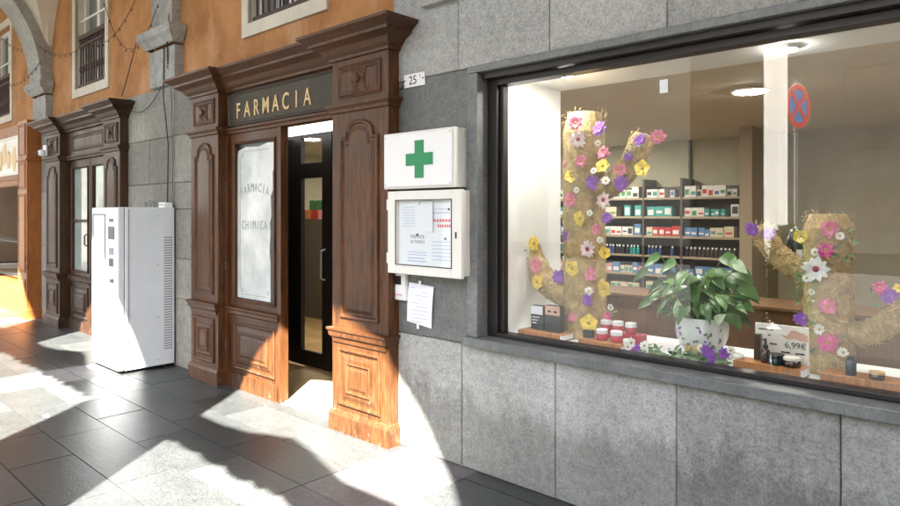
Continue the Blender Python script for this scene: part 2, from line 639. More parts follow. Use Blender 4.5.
for r in range(len(rows) - 1):
    y1, y0 = rows[r] - .0035, rows[r + 1] + .0035
    edges = []
    for k in range(-6, 4):
        c = -3.0 + BAY * k
        a, e = c + .33, c + BAY - .33
        edges.append((c - .33, c + .33, True))
        n = 5 if r % 2 else 4
        if r == 0:
            n = 3
        cuts = [a] + sorted(a + (e - a) * (i + rnd.uniform(-.18, .18)) / n for i in range(1, n)) + [e]
        edges += [(cuts[i], cuts[i + 1], False) for i in range(len(cuts) - 1)]
    for x0, x1, bd in edges:
        if x1 < -26 or x0 > 12:
            continue
        dz = rnd.uniform(-.0012, .0012)
        mb = light if bd else dark
        mb.add([(x0 + .0035, y0, dz), (x1 - .0035, y0, dz), (x1 - .0035, y1, dz), (x0 + .0035, y1, dz),
                (x0 + .0035, y0, -.02), (x1 - .0035, y0, -.02), (x1 - .0035, y1, -.02), (x0 + .0035, y1, -.02)],
               [(0, 1, 2, 3), (0, 4, 5, 1), (1, 5, 6, 2), (2, 6, 7, 3), (3, 7, 4, 0)])
f1 = dark.build('portico_floor', M['floor'])
f1['kind'] = 'structure'
f2 = light.build('floor_band', M['floor_light'])
f2['kind'] = 'structure'

# ------------------------------------------------------------------ the arcade building
bld = thing('arcade_building', 'old arcaded building with orange plaster above grey stone cladding and a cream vaulted portico', 'building')
# shop openings in the wall: (x0, x1, z0, z1)
HOLES = [(-6.30, -3.50, -.1, 2.86), (-11.0, -8.3, -.1, 2.86), (-16.2, -12.0, -.1, 2.9), (-2.66, 1.30, .81, 2.545),
         (-10.18, -9.05, 3.40, 5.0), (-5.50, -4.40, 3.42, 5.0), (-14.6, -13.5, 3.40, 5.0)]


def holed_wall(x0, x1, z0, z1, yf, yb, holes):
    xs = sorted({x0, x1} | {h[i] for h in holes for i in (0, 1) if x0 < h[i] < x1})
    zs = sorted({z0, z1} | {h[i] for h in holes for i in (2, 3) if z0 < h[i] < z1})
    mb = MB()

    def solid(i, j):
        if i < 0 or j < 0 or i >= len(xs) - 1 or j >= len(zs) - 1:
            return False
        x, z = (xs[i] + xs[i + 1]) / 2, (zs[j] + zs[j + 1]) / 2
        return not any(h[0] < x < h[1] and h[2] < z < h[3] for h in holes)
    for i in range(len(xs) - 1):
        for j in range(len(zs) - 1):
            if not solid(i, j):
                continue
            a, b_, c, d = xs[i], xs[i + 1], zs[j], zs[j + 1]
            mb.add([(a, yf, c), (b_, yf, c), (b_, yf, d), (a, yf, d)], [(0, 1, 2, 3)])
            mb.add([(a, yb, c), (b_, yb, c), (b_, yb, d), (a, yb, d)], [(3, 2, 1, 0)])
            for di, dj, q in ((-1, 0, [(a, c), (a, d)]), (1, 0, [(b_, d), (b_, c)]), (0, -1, [(b_, c), (a, c)]), (0, 1, [(a, d), (b_, d)])):
                if not solid(i + di, j + dj):
                    (p, q1) = q
                    mb.add([(p[0], yf, p[1]), (q1[0], yf, q1[1]), (q1[0], yb, q1[1]), (p[0], yb, p[1])], [(0, 1, 2, 3)])
    return mb


holed_wall(-26, 12, -.12, 6.3, .045, .40, HOLES).build('plaster_wall', M['orange'], bld)

clad = {}


def C_(nm):
    return clad.setdefault(nm, MB())


gran, slt, gne = 'granite', 'slate', 'gneiss'
T = .004


def put(mb, x0, x1, z0, z1):
    zone = 'low' if z1 < .9 and mb == 'granite' else 'left' if x0 < -9 else 'mid' if x0 < -3.6 else 'right'
    if x0 < -15:
        zone = 'far'
    if mb == 'slate' and x0 > 0:
        zone = 'end'
    mb = C_((mb, zone))
    mb.slab(x0 + T / 2, x1 - T / 2, z0 + T / 2, z1 - T / 2, rnd.uniform(-.003, .002), .05)


for a, b_ in ((-3.47, -2.81), (-2.81, -2.09), (-2.09, -1.37), (-1.37, -.65), (-.65, .1), (.1, .85), (.85, 1.6), (1.6, 2.4)):
    put(gran, a, b_, 0, .80)
for a, b_ in ((-3.47, -2.84), (-2.84, -2.13), (-2.13, -1.42), (-1.42, -.70), (-.70, .02), (.02, .75), (.75, 1.5), (1.5, 2.4)):
    put(gran, a, b_, 2.585, 3.28)
put(slt, -3.47, -2.74, .80, 2.585)
put(slt, 1.36, 2.4, .80, 2.585)
for z0, z1, cuts in ((0, .73, (-8.24, -7.62, -6.98, -6.36)), (.73, 1.16, (-8.24, -7.62, -6.98, -6.36)), (1.16, 1.69, (-8.24, -7.62, -6.98, -6.36)), (1.69, 1.98, (-8.24, -6.98, -6.36)),
                     (1.98, 2.49, (-8.24, -7.62, -6.98, -6.36)), (2.49, 3.05, (-8.24, -7.74, -6.98, -6.36))):
    for a, b_ in zip(cuts, cuts[1:]):
        put(gne, a, b_, z0, z1)
for z0, z1 in ((0, .73), (.73, 1.16), (1.16, 1.98), (1.98, 2.49), (2.49, 3.05)):
    put(gne, -11.98, -11.06, z0, z1)
    put(gne, -17.5, -16.25, z0, z1)
for (nm, zone), mb in clad.items():
    mb.build(nm + '_cladding', M[nm], bld)

# wall pilasters, transverse arches, vaults
ARCHX = [-7.19 + BAY * k for k in range(-3, 4)]
for xa in ARCHX:
    p = MB()
    mid = abs(xa + 7.19) < .1
    p.box(xa - .32, xa + .32, -.05, .06, 3.052, 3.46)
    if mid:
        p.box(xa - .26, xa + .26, -.05, .06, 3.67, 5.6)
    p.build('stone_pilaster', M['pil_stone'], bld, bevel=.006)
    c = MB()
    for side in (0, 1):
        sgn = 1 if side == 0 else -1
        path = [(xa - .34, .03), (xa - .34, -.07), (xa + .34, -.07), (xa + .34, .03)]
        prof = [(0, 3.48), (.015, 3.485), (.05, 3.55), (.08, 3.58), (.085, 3.66), (-.05, 3.665)]
        m_ = MB().moulding(path, prof)
        if side:
            m_.v = [(x, -4.15 - y, z) for x, y, z in m_.v]
        m_.build('capital', M['pil_stone'], bld)
    arch = MB()
    n = 28
    rings = []
    for i in range(n + 1):
        t = math.pi * i / n
        yc, zc = -2.075, 3.66
        ri, ro = 1.97, 2.20
        ci, si = math.cos(t), math.sin(t)
        rings.append([(xa - .30, yc + ri * ci, zc + ri * si), (xa + .30, yc + ri * ci, zc + ri * si), (xa + .30, yc + ro * ci, zc + ro * si), (xa - .30, yc + ro * ci, zc + ro * si)])
    arch.rings(rings, True, True)
    if not mid:
        arch.build('transverse_arch', M['pil_stone'], bld)
for xa in ARCHX[:-1]:
    xc = xa + BAY / 2
    nx, ny = 30, 30
    vs, fs = [], []
    hw = BAY / 2
    for i in range(nx + 1):
        for j in range(ny + 1):
            a = math.pi * i / nx
            bb = math.pi * j / ny
            x = xc - hw * math.cos(a)
            y = -2.075 + 2.12 * math.cos(bb)
            za = 3.66 + 2.08 * math.sin(bb)
            lx = min(1, abs(x - xc) / 1.96)
            zb = 3.66 + 2.05 * math.sqrt(max(0, 1 - lx * lx))
            vs.append((x, y, max(za, zb)))
    for i in range(nx):
        for j in range(ny):
            q = i * (ny + 1) + j
            fs.append((q, q + 1, q + ny + 2, q + ny + 1))
    MB().add(vs, fs).build('vault', M['cream'], bld, smooth=False)

# street side: pillars and arches
YI, YO = -4.15, -5.05
for k in range(-5, 1):
    x0, x1 = -3.11 + BAY * k, -2.29 + BAY * k
    p = MB()
    p.box(x0, x1, YO, YI, -.13, 4.3)
    p.box(x0 - .04, x1 + .04, YO - .04, YI + .04, -.13, .35)
    p.build('street_pillar', M['pillar_bright'] if k == 0 else M['pil_stone'], bld, bevel=.01)  # nearest pillar coloured brighter so its mirrored side shows white
aw = MB()
for k in range(-5, 1):
    x0, x1 = -2.29 + BAY * k, 1.26 + BAY * k
    xc, rr = (x0 + x1) / 2, (x1 - x0) / 2
    n = 28
    arc = [(xc - rr, 4.3)] + [(xc - rr * math.cos(math.pi * i / n), 4.88 + rr * math.sin(math.pi * i / n)) for i in range(n + 1)] + [(xc + rr, 4.3)]
    for (a, za), (c, zc) in zip(arc, arc[1:]):
        if c - a > 1e-6:
            for y in (YO, YI):
                aw.add([(a, y, za), (c, y, zc), (c, y, 9), (a, y, 9)], [(0, 1, 2, 3)])
        aw.add([(a, YO, za), (c, YO, zc), (c, YI, zc), (a, YI, za)], [(0, 1, 2, 3)])
    for y in (YO, YI):
        aw.add([(x0 - .82, y, 4.3), (x0, y, 4.3), (x0, y, 9), (x0 - .82, y, 9)], [(0, 1, 2, 3)])
aw.box(1.262, 12, YO, YI, -.13, 9)  # solid bays added out of view to block the sun here
aw.box(-27, -24.97, YO, YI, -.13, 9)  # filler added out of view to keep sun off the end wall
aw.build('arcade_wall', M['arcade'], bld)
MB().box(-26, 12, -5.2, .4, 9.0, 9.2).build('roof_light_block', M['arcade'], bld)  # unseen slab added to shut out light from above
MB().box(-26.3, -26, -5.05, .4, -.1, 9).build('end_wall', M['arcade'], bld)
MB().box(12, 12.3, -5.05, -3.2, -.1, 9).build('end_wall', M['arcade'], bld)

# mezzanine windows
for (x0, x1, z0, z1, lab) in ((-10.18, -9.05, 3.40, 5.0, None), (-5.50, -4.40, 3.42, 5.0, None), (-14.6, -13.5, 3.40, 5.0, None)):
    w = MB()
    w.box(x0 - .11, x0, .02, .055, z0 - .12, z1 + .12)
    w.box(x1, x1 + .11, .02, .055, z0 - .12, z1 + .12)
    w.box(x0, x1, .02, .055, z0 - .12, z0)
    w.box(x0, x1, .02, .055, z1, z1 + .12)
    # plastered reveals
    w.box(x0, x0 + .012, .055, .40, z0, z1)
    w.box(x1 - .012, x1, .055, .40, z0, z1)
    w.box(x0, x1, .055, .40, z0, z0 + .012)
    win = w.build('mezzanine_window', M['surround'], bld)
    fr = MB()
    xm = (x0 + x1) / 2
    for a, b_ in ((x0 + .012, x0 + .08), (xm - .05, xm + .05), (x1 - .08, x1 - .012)):
        fr.box(a, b_, .14, .19, z0 + .012, z1)
    fr.box(x0 + .08, xm - .05, .14, .19, z1 - .07, z1)
    fr.box(xm + .05, x1 - .08, .14, .19, z1 - .07, z1)
    fr.build('frame', M['white_plastic'], win)
    MB().box(x0 + .05, x1 - .05, .36, .38, z0, z1).build('shutter', M['shutter'], win)
    MB().tube([(x0 + .01, .10, z0 + .98), (x1 - .01, .10, z0 + .98)], .014).build('guard_rail', M['white_plastic'], win)
    ra = MB()
    rx0, rx1 = x0 + .02, x1 - .02
    ra.box(rx0, rx1, .06, .10, z0 + .70, z0 + .76)
    ra.box(rx0, rx1, .065, .095, z0 + .60, z0 + .63)
    ra.box(rx0, rx1, .06, .10, z0 + .02, z0 + .06)
    nb = 11
    for i in range(nb):
        x = rx0 + (rx1 - rx0) * (i + .5) / nb
        ra.tube([(x, .08, z0 + .05), (x, .08, z0 + .62)], .011, 6)
        ra.lathe((x, .08, z0 + .28), [(.011, -.06), (.024, 0), (.011, .06)], 6, False, False)
        ra.lathe((x, .08, z0 + .665), [(.006, -.035), (.03, 0), (.006, .035)], 8)
    ra.build('railing', M['rust'], win)

# ------------------------------------------------------------------ canvas valances hung in the street arches
def valance(k):
    dx = BAY * k
    t = thing('canvas_valance', 'cream scalloped canvas valance hanging high in a street arch', 'awning', (-.5 + dx, -4.6, 4.0), 'canvas valances in the street arches')
    top = [(1.25, 4.52), (.31, 4.53), (-.05, 4.51), (-.33, 4.62), (-.55, 4.73), (-.77, 4.78), (-1.0, 4.70), (-1.25, 4.60), (-1.6, 4.55), (-2.28, 4.55)]
    bot = []
    x = -2.28
    rv = random.Random(11 + k)
    while x < 1.24:
        wd = min(rv.choice((.16, .24, .34)), 1.25 - x)
        dp = rv.uniform(.02, .075)
        for q in range(6):
            a = math.pi * q / 6
            bot.append((x + wd * q / 6, 4.085 - dp * math.sin(a) ** .6))
        x += wd
    bot.append((1.25, 4.085))
    poly = [(x + dx, z) for x, z in bot + top]
    # quads strip between bottom and top
    mb = MB()
    m = len(bot)

    def ztop(xx):
        for (a, za), (c, zc) in zip(top, top[1:]):
            if c <= xx <= a:
                return zc + (za - zc) * (xx - c) / (a - c)
        return 4.5
    cols = [[(x + dx, -4.605, z), (x + dx, -4.605, ztop(x)), (x + dx, -4.595, ztop(x)), (x + dx, -4.595, z)] for x, z in bot]
    mb.rings(cols, True, True)
    mb.build('canvas', M['canvas'], t)
    MB().tube([(-2.28 + dx, -4.6, 4.40), (1.25 + dx, -4.6, 4.40)], .02).build('rod', M['zinc'], t)


for k in (-2, -1, 0):
    valance(k)

# ------------------------------------------------------------------ carved shopfronts
P_RAISED = [(0, -.004), (0, .012), (.010, .018), (.022, .014), (.030, .002), (.045, .002), (.075, .012)]
P_SMALL = [(0, -.004), (0, .010), (.008, .014), (.016, .008), (.022, .001), (.03, .001), (.05, .010)]


def rosette(x, z, y, s, parent, mat):
    mb = MB()
    for k in range(4):
        a = R(45 + 90 * k)
        c, si = math.cos(a), math.sin(a)
        L, W = s * .95, s * .34
        pts = [(0, 0, .004), (L * .5, W, .006), (L, 0, .004), (L * .5, -W, .006), (L * .5, 0, .022)]
        vs = [(x + p[0] * c - p[1] * si, y - p[2], z + p[0] * si + p[1] * c) for p in pts]
        mb.add(vs, [(0, 1, 4), (1, 2, 4), (2, 3, 4), (3, 0, 4)])
    for k in range(4):
        a = R(90 * k)
        c, si = math.cos(a), math.sin(a)
        L, W = s * .62, s * .13
        pts = [(0, 0, .004), (L * .5, W, .004), (L, 0, .004), (L * .5, -W, .004), (L * .5, 0, .016)]
        vs = [(x + p[0] * c - p[1] * si, y - p[2], z + p[0] * si + p[1] * c) for p in pts]
        mb.add(vs, [(0, 1, 4), (1, 2, 4), (2, 3, 4), (3, 0, 4)])
    mb.rings([[(x + r * math.cos(2 * math.pi * k / 10), y - d, z + r * math.sin(2 * math.pi * k / 10)) for k in range(10)] for r, d in ((s * .2, .0), (s * .2, .022), (s * .1, .03))])
    return mb.build('rosette', mat, parent)


def pilaster(par, x0, x1, yf, mat, ztop=2.80):
    w = MB()
    w.box(x0, x1, yf, .30, .14, ztop)
    w.box(x0 - .02, x1 + .02, yf - .025, .30, 0, .12)
    w.moulding([(x0 - .02, .3), (x0 - .02, yf - .025), (x1 + .02, yf - .025), (x1 + .02, .3)], [(0, .118), (-.012, .145), (-.025, .16)])
    e = (x1 - x0) * .16
    w.panel(x0 + e * .8, x1 - e * .8, .20, .63, yf, P_RAISED)
    w.panel(x0 + e * .8 + .10, x1 - e * .8 - .10, .30, .53, yf - .010, P_SMALL)
    # ledge with a small hood
    w.moulding([(x0 + .03, .1), (x0 + .03, yf), (x1 - .03, yf), (x1 - .03, .1)], [(0, .665), (.012, .67), (.016, .70), (.035, .72), (.038, .75), (.05, .765), (.05, .78), (-.02, .79)])
    w.panel(x0 + e, x1 - e, .86, 2.34, yf, P_RAISED, arch=.12)
    # necking
    w.moulding([(x0, .3), (x0, yf), (x1, yf), (x1, .3)], [(0, 2.40), (.015, 2.41), (.02, 2.43), (.04, 2.45), (.045, 2.47), (-.02, 2.475)])
    w.panel(x0 + e * .75, x1 - e * .75, 2.515, ztop - .045, yf, P_SMALL)
    p = w.build('pilaster', mat, par)
    rosette((x0 + x1) / 2, (2.515 + ztop - .045) / 2, yf - .010, .135, p, mat)
    return p


CORN = [(0, 2.80), (.02, 2.805), (.02, 2.825), (.045, 2.845), (.075, 2.88), (.12, 2.905), (.135, 2.908), (.135, 2.93), (.19, 2.965), (.20, 2.97), (.20, 2.992), (.12, 3.0), (-.10, 3.03)]


def shopfront(name, label, cat, xl0, xl1, xr0, xr1, mat, yf=-.10, yr=-.02):
    t = thing(name, label, cat, ((xl0 + xr1) / 2, 0, 0))
    pilaster(t, xl0, xl1, yf, mat)
    pilaster(t, xr0, xr1, yf, mat)
    c = MB()
    c.moulding([(xl0, .05), (xl0, yf), (xl1, yf), (xl1, yr), (xr0, yr), (xr0, yf), (xr1, yf), (xr1, .05)], CORN)
    c.box(xl0 - .1, xr1 + .1, yr - .02, .06, 2.99, 3.015)
    c.build('cornice', mat, t)
    f = MB()
    # frieze box and transom moulding between the pilasters
    f.box(xl1, xr0, yr + .02, .06, 2.40, 2.82)
    f.moulding([(xl1, yr + .02), (xr0, yr + .02)], [(0, 2.40), (.02, 2.405), (.025, 2.425), (.045, 2.44), (.045, 2.455), (.02, 2.465), (0, 2.47)])
    f.build('frieze', mat, t)
    return t


def door_leaf(par, x0, x1, yf, mat, zb=.82, zt=2.31, top=2.40, arch=0.0, name='door_leaf'):
    """wooden leaf with a glazed upper field; returns the leaf"""
    w = MB()
    st = .085
    w.box(x0, x0 + st, yf, yf + .05, 0.02, top)
    w.box(x1 - st, x1, yf, yf + .05, 0.02, top)
    w.box(x0 + st, x1 - st, yf, yf + .05, zt, top)
    w.box(x0 + st, x1 - st, yf, yf + .05, 0.02, zb)
    # plinth, lower panel, ledge
    w.box(x0, x1, yf - .03, yf, .0, .14)
    w.panel(x0 + .07, x1 - .07, .18, .62, yf, P_RAISED)
    w.panel(x0 + .17, x1 - .17, .27, .53, yf - .010, P_SMALL)
    w.moulding([(x0 + .02, yf + .02), (x0 + .02, yf), (x1 - .02, yf), (x1 - .02, yf + .02)], [(0, .65), (.012, .655), (.016, .685), (.035, .70), (.038, .73), (.05, .745), (.05, .76), (-.02, .77)])
    # glazing bead
    prof = [(0, -.004), (0, .012), (.008, .016), (.02, .006), (.022, -.03)]
    for a, b_, c, d in ((x0 + st - .02, x1 - st + .02, zb - .02, zt + .02),):
        r = []
        for i, dy in prof:
            r.append([(a + i, yf - dy, c + i), (b_ - i, yf - dy, c + i), (b_ - i, yf - dy, d - i), (a + i, yf - dy, d - i)])
        w.rings(r, False, False)
    return w.build(name, mat, par)


# ---- the pharmacy front
FL0, FL1, FR0, FR1 = -6.38, -5.83, -4.05, -3.41
farm = shopfront('pharmacy_shopfront', 'carved dark wood pharmacy shopfront with gold FARMACIA lettering over an open door', 'shopfront', FL0, FL1, FR0, FR1, M['wood'])
sb = MB()
sb.panel(FL1 + .02, FR0 - .02, 2.475, 2.785, -.002, [(0, -.01), (0, .012), (.014, .016), (.022, .004), (.03, .002)])
board = sb.build('sign_board', M['signboard'], farm)
xa_, za_ = at(233, 120, -.02)
xb_, zb_ = at(312, 95, -.02)
letters = 'FARMACIA'
adv = (xb_ - xa_) / len(letters)
for i, ch in enumerate(letters):
    text('sign_letter', ch, xa_ + adv * (i + .5), -.008, 2.545, .205, M['gold'], board, .76, 'CENTER', .004, fat=.0015)
# jamb posts
jb = MB()
jb.box(FL1, FL1 + .05, -.03, .12, 0, 2.40)
jb.box(-4.93, -4.885, -.02, .055, 0, 2.40)
jb.box(FR0 - .03, FR0, -.01, .30, 0, 2.40)
jb.build('door_jamb', M['wood'], farm)
leaf = door_leaf(farm, FL1 + .052, -4.932, .0, M['wood'], .84, 2.30)
gx0, gx1 = FL1 + .052 + .085, -4.932 - .085
MB().box(gx0, gx1, .026, .032, .84, 2.30).build('dark_glass', M['black_plastic'], leaf)
# bright reflection painted as a pale film with a ragged right edge, over the dark glass
glare = [(gx0 + .004, .85), (gx1 - .10, .85), (gx1 - .10, 1.20), (gx1 - .115, 1.30), (gx1 - .10, 1.48), (gx1 - .11, 1.56), (gx1 - .085, 1.62), (gx1 - .095, 1.80), (gx1 - .06, 1.86), (gx1 - .065, 2.02), (gx1 - .03, 2.06), (gx1 - .03, 2.21), (gx1 - .015, 2.24), (gx1 - .02, 2.28),
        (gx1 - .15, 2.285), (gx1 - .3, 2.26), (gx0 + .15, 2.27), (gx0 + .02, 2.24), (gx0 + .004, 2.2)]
fm = MB().prism(glare, .0235, .0255).build('painted_reflection', M['etched'], leaf, label='pale reflection painted on dark glass with grey etched letters and a ragged dark edge')
fw = gx1 - gx0
for i, ch in enumerate('FARMACIA'):
    t_ = (i + .5) / 8 - .5
    text('etched_letter', ch, gx0 + fw * (.45 + t_ * .72), .022, 1.80 + .05 * math.cos(t_ * math.pi), .115, M['etch_grey'], fm, .72, 'CENTER', .0004, -t_ * .5)
for i, ch in enumerate('CHIMICA'):
    t_ = (i + .5) / 7 - .5
    text('etched_letter', ch, gx0 + fw * (.45 + t_ * .66), .022, 1.50, .115, M['etch_grey'], fm, .72, 'CENTER', .0004)
bd = MB()
for a, b_, c, d in ((gx0 + .05, gx0 + .055, .93, 2.18), (gx0 + .10, gx1 - .13, .885, .89), (gx0 + .10, gx1 - .13, 2.225, 2.23)):
    bd.box(a, b_, .0218, .0234, c, d)
for sx_, sz_, cx_, cz_ in ((1, 1, gx0 + .07, .905), (1, -1, gx0 + .07, 2.21), (-1, 1, gx1 - .12, .905)):
    for q in range(4):
        a0 = R(90 * q)
        bd.tube([(cx_ + sx_ * (.02 + .018 * math.cos(a0 + k * .6)), .0226, cz_ + sz_ * (.02 + .018 * math.sin(a0 + k * .6))) for k in range(5)], .0022, 5)
bd.build('etched_border', M['etch_grey'], fm)
for z in (.35, 1.1, 1.85):
    MB().tube([(-5.80, -.035, z), (-5.80, -.035, z + .09)], .011, 8).build('hinge', M['rust'], farm)
# threshold and vestibule
th = MB().box(-4.93, FR0, -.02, .34, -.02, .004).build('threshold', M['floor_light'], farm)
MB().box(-6.75, -6.70, .31, .95, 0, 2.50).build('vestibule_wall', M['darkbrown'], farm)
MB().box(-4.02, -3.97, .31, .95, 0, 2.50).build('vestibule_wall', M['darkbrown'], farm)
MB().box(-6.70, -4.02, .065, 1.0, 2.501, 2.56).build('vestibule_ceiling', M['niche'], farm)
MB().box(-6.4, -4.2, .50, .90, 2.488, 2.5005).build('ceiling_glow_sheet', M['glow_panel'], farm)  # glowing sheet added to make the white ceiling look lit
# mat inside the door
MB().box(-5.9, -4.06, .345, .98, -.02, .003).build('vestibule_floor', M['room_floor'], farm)
tag(MB().box(-5.75, -4.10, .02, .80, .0055, .018).build('door_mat', M['mat'], None, bevel=.004), 'beige coir door mat lying inside the open pharmacy door', 'mat')

# inner black glazed door
ind = thing('inner_glass_door', 'black framed glass door standing behind the pharmacy entrance', 'door', (-5.7, .97, 0))
fr = MB()
zT = 2.18
X0, X1 = -6.30, -4.06
GX0, GX1 = at(301, 200, .95)[0], at(322, 200, .95)[0]
zT, zB = at(310, 178, .95)[1], at(310, 352, .95)[1]
zt2 = at(310, 163, .95)[1]
for a, b_ in ((GX0 - .14, GX0), (GX1, GX1 + .16), (-4.2, X1)):
    fr.box(a, b_, .95, 1.0, 0, 2.50)
fr.box(X0 - .4, X1, .955, .995, 2.46, 2.50)
fr.box(X0 - .4, X1, .955, .995, zT, zt2)
fr.box(X0 - .4, X1, .955, .995, 0.0, zB)
fr.build('frame', M['black'], ind)
MB().box(GX1 + .16, -4.2, .97, .98, zB, 2.46).build('solid_panel', M['black'], ind)
MB().box(X0 - .4, GX0 - .14, .97, .98, zB, 2.46).build('solid_panel', M['black'], ind)
MB().pane(GX0, GX1, .975, zB, zT).build('glass_pane', M['glass_dark'], ind)
MB().pane(GX0, GX1, .975, zt2, 2.46).build('transom_pane', M['glass'], ind)
hd = MB()
hx = GX1 + .05
hd.tube([(hx, .95, .95), (hx, .90, .97), (hx, .90, 1.25), (hx, .95, 1.27)], .012)
hd.build('handle', M['zinc'], ind)

# ---- second carved front
SL0, SL1, SR0, SR1 = -11.05, -10.42, -8.75, -8.22
sec = shopfront('closed_shopfront', 'carved brown wood shopfront with closed double glazed doors behind the vending machine', 'shopfront', SL0, SL1, SR0, SR1, M['wood_old'])
MB().panel(SL1 + .25, SR0 - .25, 2.52, 2.74, .0, P_SMALL).build('frieze_panel', M['wood_old'], sec)
xm = (SL1 + SR0) / 2
for a, b_ in ((SL1 + .03, xm - .012), (xm + .012, SR0 - .03)):
    lf = door_leaf(sec, a, b_, .03, M['wood_old'], .84, 2.28)
    MB().pane(a + .085, b_ - .085, .043, .84, 2.28).build('glass', M['glass'], lf)
    MB().box(a + .085, b_ - .085, .034, .042, 1.52, 1.56).build('glazing_bar', M['wood_old'], lf)
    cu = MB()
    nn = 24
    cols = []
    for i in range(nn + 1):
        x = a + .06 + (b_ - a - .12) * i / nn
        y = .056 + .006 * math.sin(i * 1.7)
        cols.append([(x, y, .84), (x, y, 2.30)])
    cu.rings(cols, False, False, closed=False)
    cu.build('reflection_sheet', M['pane_reflection'], lf, smooth=True)  # added sheet behind the pane, painting its pale reflections
MB().tube([(xm - .045, .0, 1.20), (xm - .045, -.03, 1.22), (xm - .045, -.03, 1.34), (xm - .045, .0, 1.36)], .01).build('door_handle', M['rust'], sec)
MB().box(SL1, SR0, .31, .36, 0, 2.5).build('back_panel', M['darkbrown'], sec)
# ---- security camera on it
cm = thing('security_camera', 'small white dome camera fixed on the capital of the closed shopfront', 'camera', (-10.75, -.2, 2.6))
MB().box(-11.02, -10.90, -.145, -.11, 2.50, 2.66).build('bracket', M['white_plastic'], cm, bevel=.01)
MB().lathe((-10.96, -.17, 2.54), [(.01, -.05), (.05, -.035), (.065, 0), (.05, .035), (.01, .05)], 16).build('housing', M['white_plastic'], cm, True)
MB().lathe((-10.96, -.235, 2.535), [(.004, -.02), (.02, -.01), (.02, .01), (.004, .02)], 10).build('lens', M['black_plastic'], cm, True)

# ---- third shop, orange
org = thing('orange_shopfront', 'bright orange varnished wood shopfront with lit display window at the far left', 'shopfront', (-13.5, 0, 0))
w = MB()
w.box(-12.10, -11.62, -.20, .2, .14, 3.1)
w.box(-12.13, -11.59, -.23, .2, 0, .14)
for z0, z1 in ((.22, .62), (.72, 1.95), (2.02, 2.45), (2.55, 3.05)):
    w.panel(-12.04, -11.68, z0, z1, -.20, P_SMALL)
w.moulding([(-12.10, .2), (-12.10, -.2), (-11.62, -.2), (-11.62, .2)], [(0, 2.46), (.02, 2.47), (.02, 2.49), (.0, 2.50)])
w.build('pilaster', M['wood_orange'], org)
w = MB()
w.moulding([(-17, -.12), (-12.1, -.12)], [(0, 2.10), (.03, 2.12), (.03, 2.18), (.06, 2.20), (0, 2.21)])
w.box(-17, -12.1, -.12, .1, 2.10, 3.1)
w.box(-17, -12.1, -.12, .1, 0, .52)
w.panel(-13.5, -12.2, .08, .46, -.12, P_SMALL)
w.panel(-15, -13.6, .08, .46, -.12, P_SMALL)
w.build('frame', M['wood_orange'], org)
w = MB()
w.panel(-15.4, -12.3, 2.28, 2.92, -.12, [(0, -.004), (0, .02), (.03, .025), (.04, .01)])
brd = w.build('sign_board', M['cream_card'], org)
em = MB()
for i in range(9):
    x, z = -12.62 - .28 * i + rnd.uniform(-.04, .04), 2.60 + rnd.uniform(-.08, .08)
    em.rings([[(x + r * math.cos(2 * math.pi * k / 9) * rnd.uniform(.7, 1.2), -.133 - d, z + 1.5 * r * math.sin(2 * math.pi * k / 9) * rnd.uniform(.7, 1.2)) for k in range(9)] for r, d in ((.13, 0), (.10, .012), (.03, .018))])
em.build('gilded_ornament', M['gold'], brd)
w = MB()
w.pane(-17, -12.1, -.015, .52, 2.10)
w.build('glass', M['glass'], org)
w = MB()
w.box(-17, -12.1, .0, .9, .48, .52)
w.build('display_shelf', M['room_floor'], org)
w = MB()
w.box(-24, -12.0, 1.0, 1.05, 0, 2.9)
w.box(-24.1, -24, .41, 1.05, 0, 2.9)
w.box(-12.0, -11.95, .41, 1.05, 0, 2.9)
w.box(-24, -12.0, .41, 1.0, 2.5, 2.55)
w.box(-24, -12.0, .41, 1.0, -.1, -.05)
w.build('display_back', M['room_wall'], org)
for i in range(12):
    x = -12.35 - .22 * (i % 6) + rnd.uniform(-.05, .05)
    z = .52 if i < 6 else 1.15
    y = rnd.uniform(.05, .25)
    hh = rnd.uniform(.18, .42)
    c_ = ['cream', 'white', 'blue', 'cream', 'pink', 'navy'][i % 6]
    o = MB().box(x, x + .16, y, y + .03, z, z + hh).build('framed_card', M['box_' + c_], None, bevel=.004)
    tag(o, c_ + ' card in the orange shop window, ' + ('on the lower ledge' if i < 6 else 'on the glass shelf'), 'card', 'cards shown in the orange shop window')
MB().box(-17, -12.1, .1, .7, 1.13, 1.148).build('glass_shelf', M['glass_vend'], org)

# ------------------------------------------------------------------ vending machine
VX0, VX1, VY0, VY1, VH = -7.66, -6.93, -.60, -.02, 1.71
vm = thing('vending_machine', 'tall white vending machine standing against the stone wall between the wooden shopfronts', 'vending machine', (-7.3, -.3, 0))
w = MB()
w.box(VX0, VX1, VY0 + .07, VY1, .035, VH)
w.build('cabinet', M['white_metal'], vm, bevel=.008)
w = MB().box(VX0 + .002, VX1 - .002, VY0, VY0 + .065, .04, VH - .003)
dr = w.build('front_door', M['white_metal'], vm, bevel=.01)
w = MB()
w.panel(-7.62, -7.27, .62, 1.64, VY0, [(0, -.004), (0, .004), (.012, .005), (.014, -.002)])
w.build('product_window', M['glass_vend'], dr)
for (xa, xb, za, zb, mt) in ((-7.16, -7.06, 1.56, 1.59, 'black_plastic'), (-7.18, -7.03, 1.38, 1.51, 'black_plastic'), (-7.16, -7.05, 1.22, 1.29, 'grey_plastic'), (-7.16, -7.06, 1.10, 1.18, 'black_plastic'), (-7.15, -7.05, .93, .97, 'black_plastic'), (-7.15, -7.05, .80, .89, 'grey_plastic'), (-7.12, -7.08, .64, .68, 'grey_plastic')):
    MB().box(xa, xb, VY0 - .006, VY0 + .003, za, zb).build('control_panel', M[mt], dr, bevel=.003)
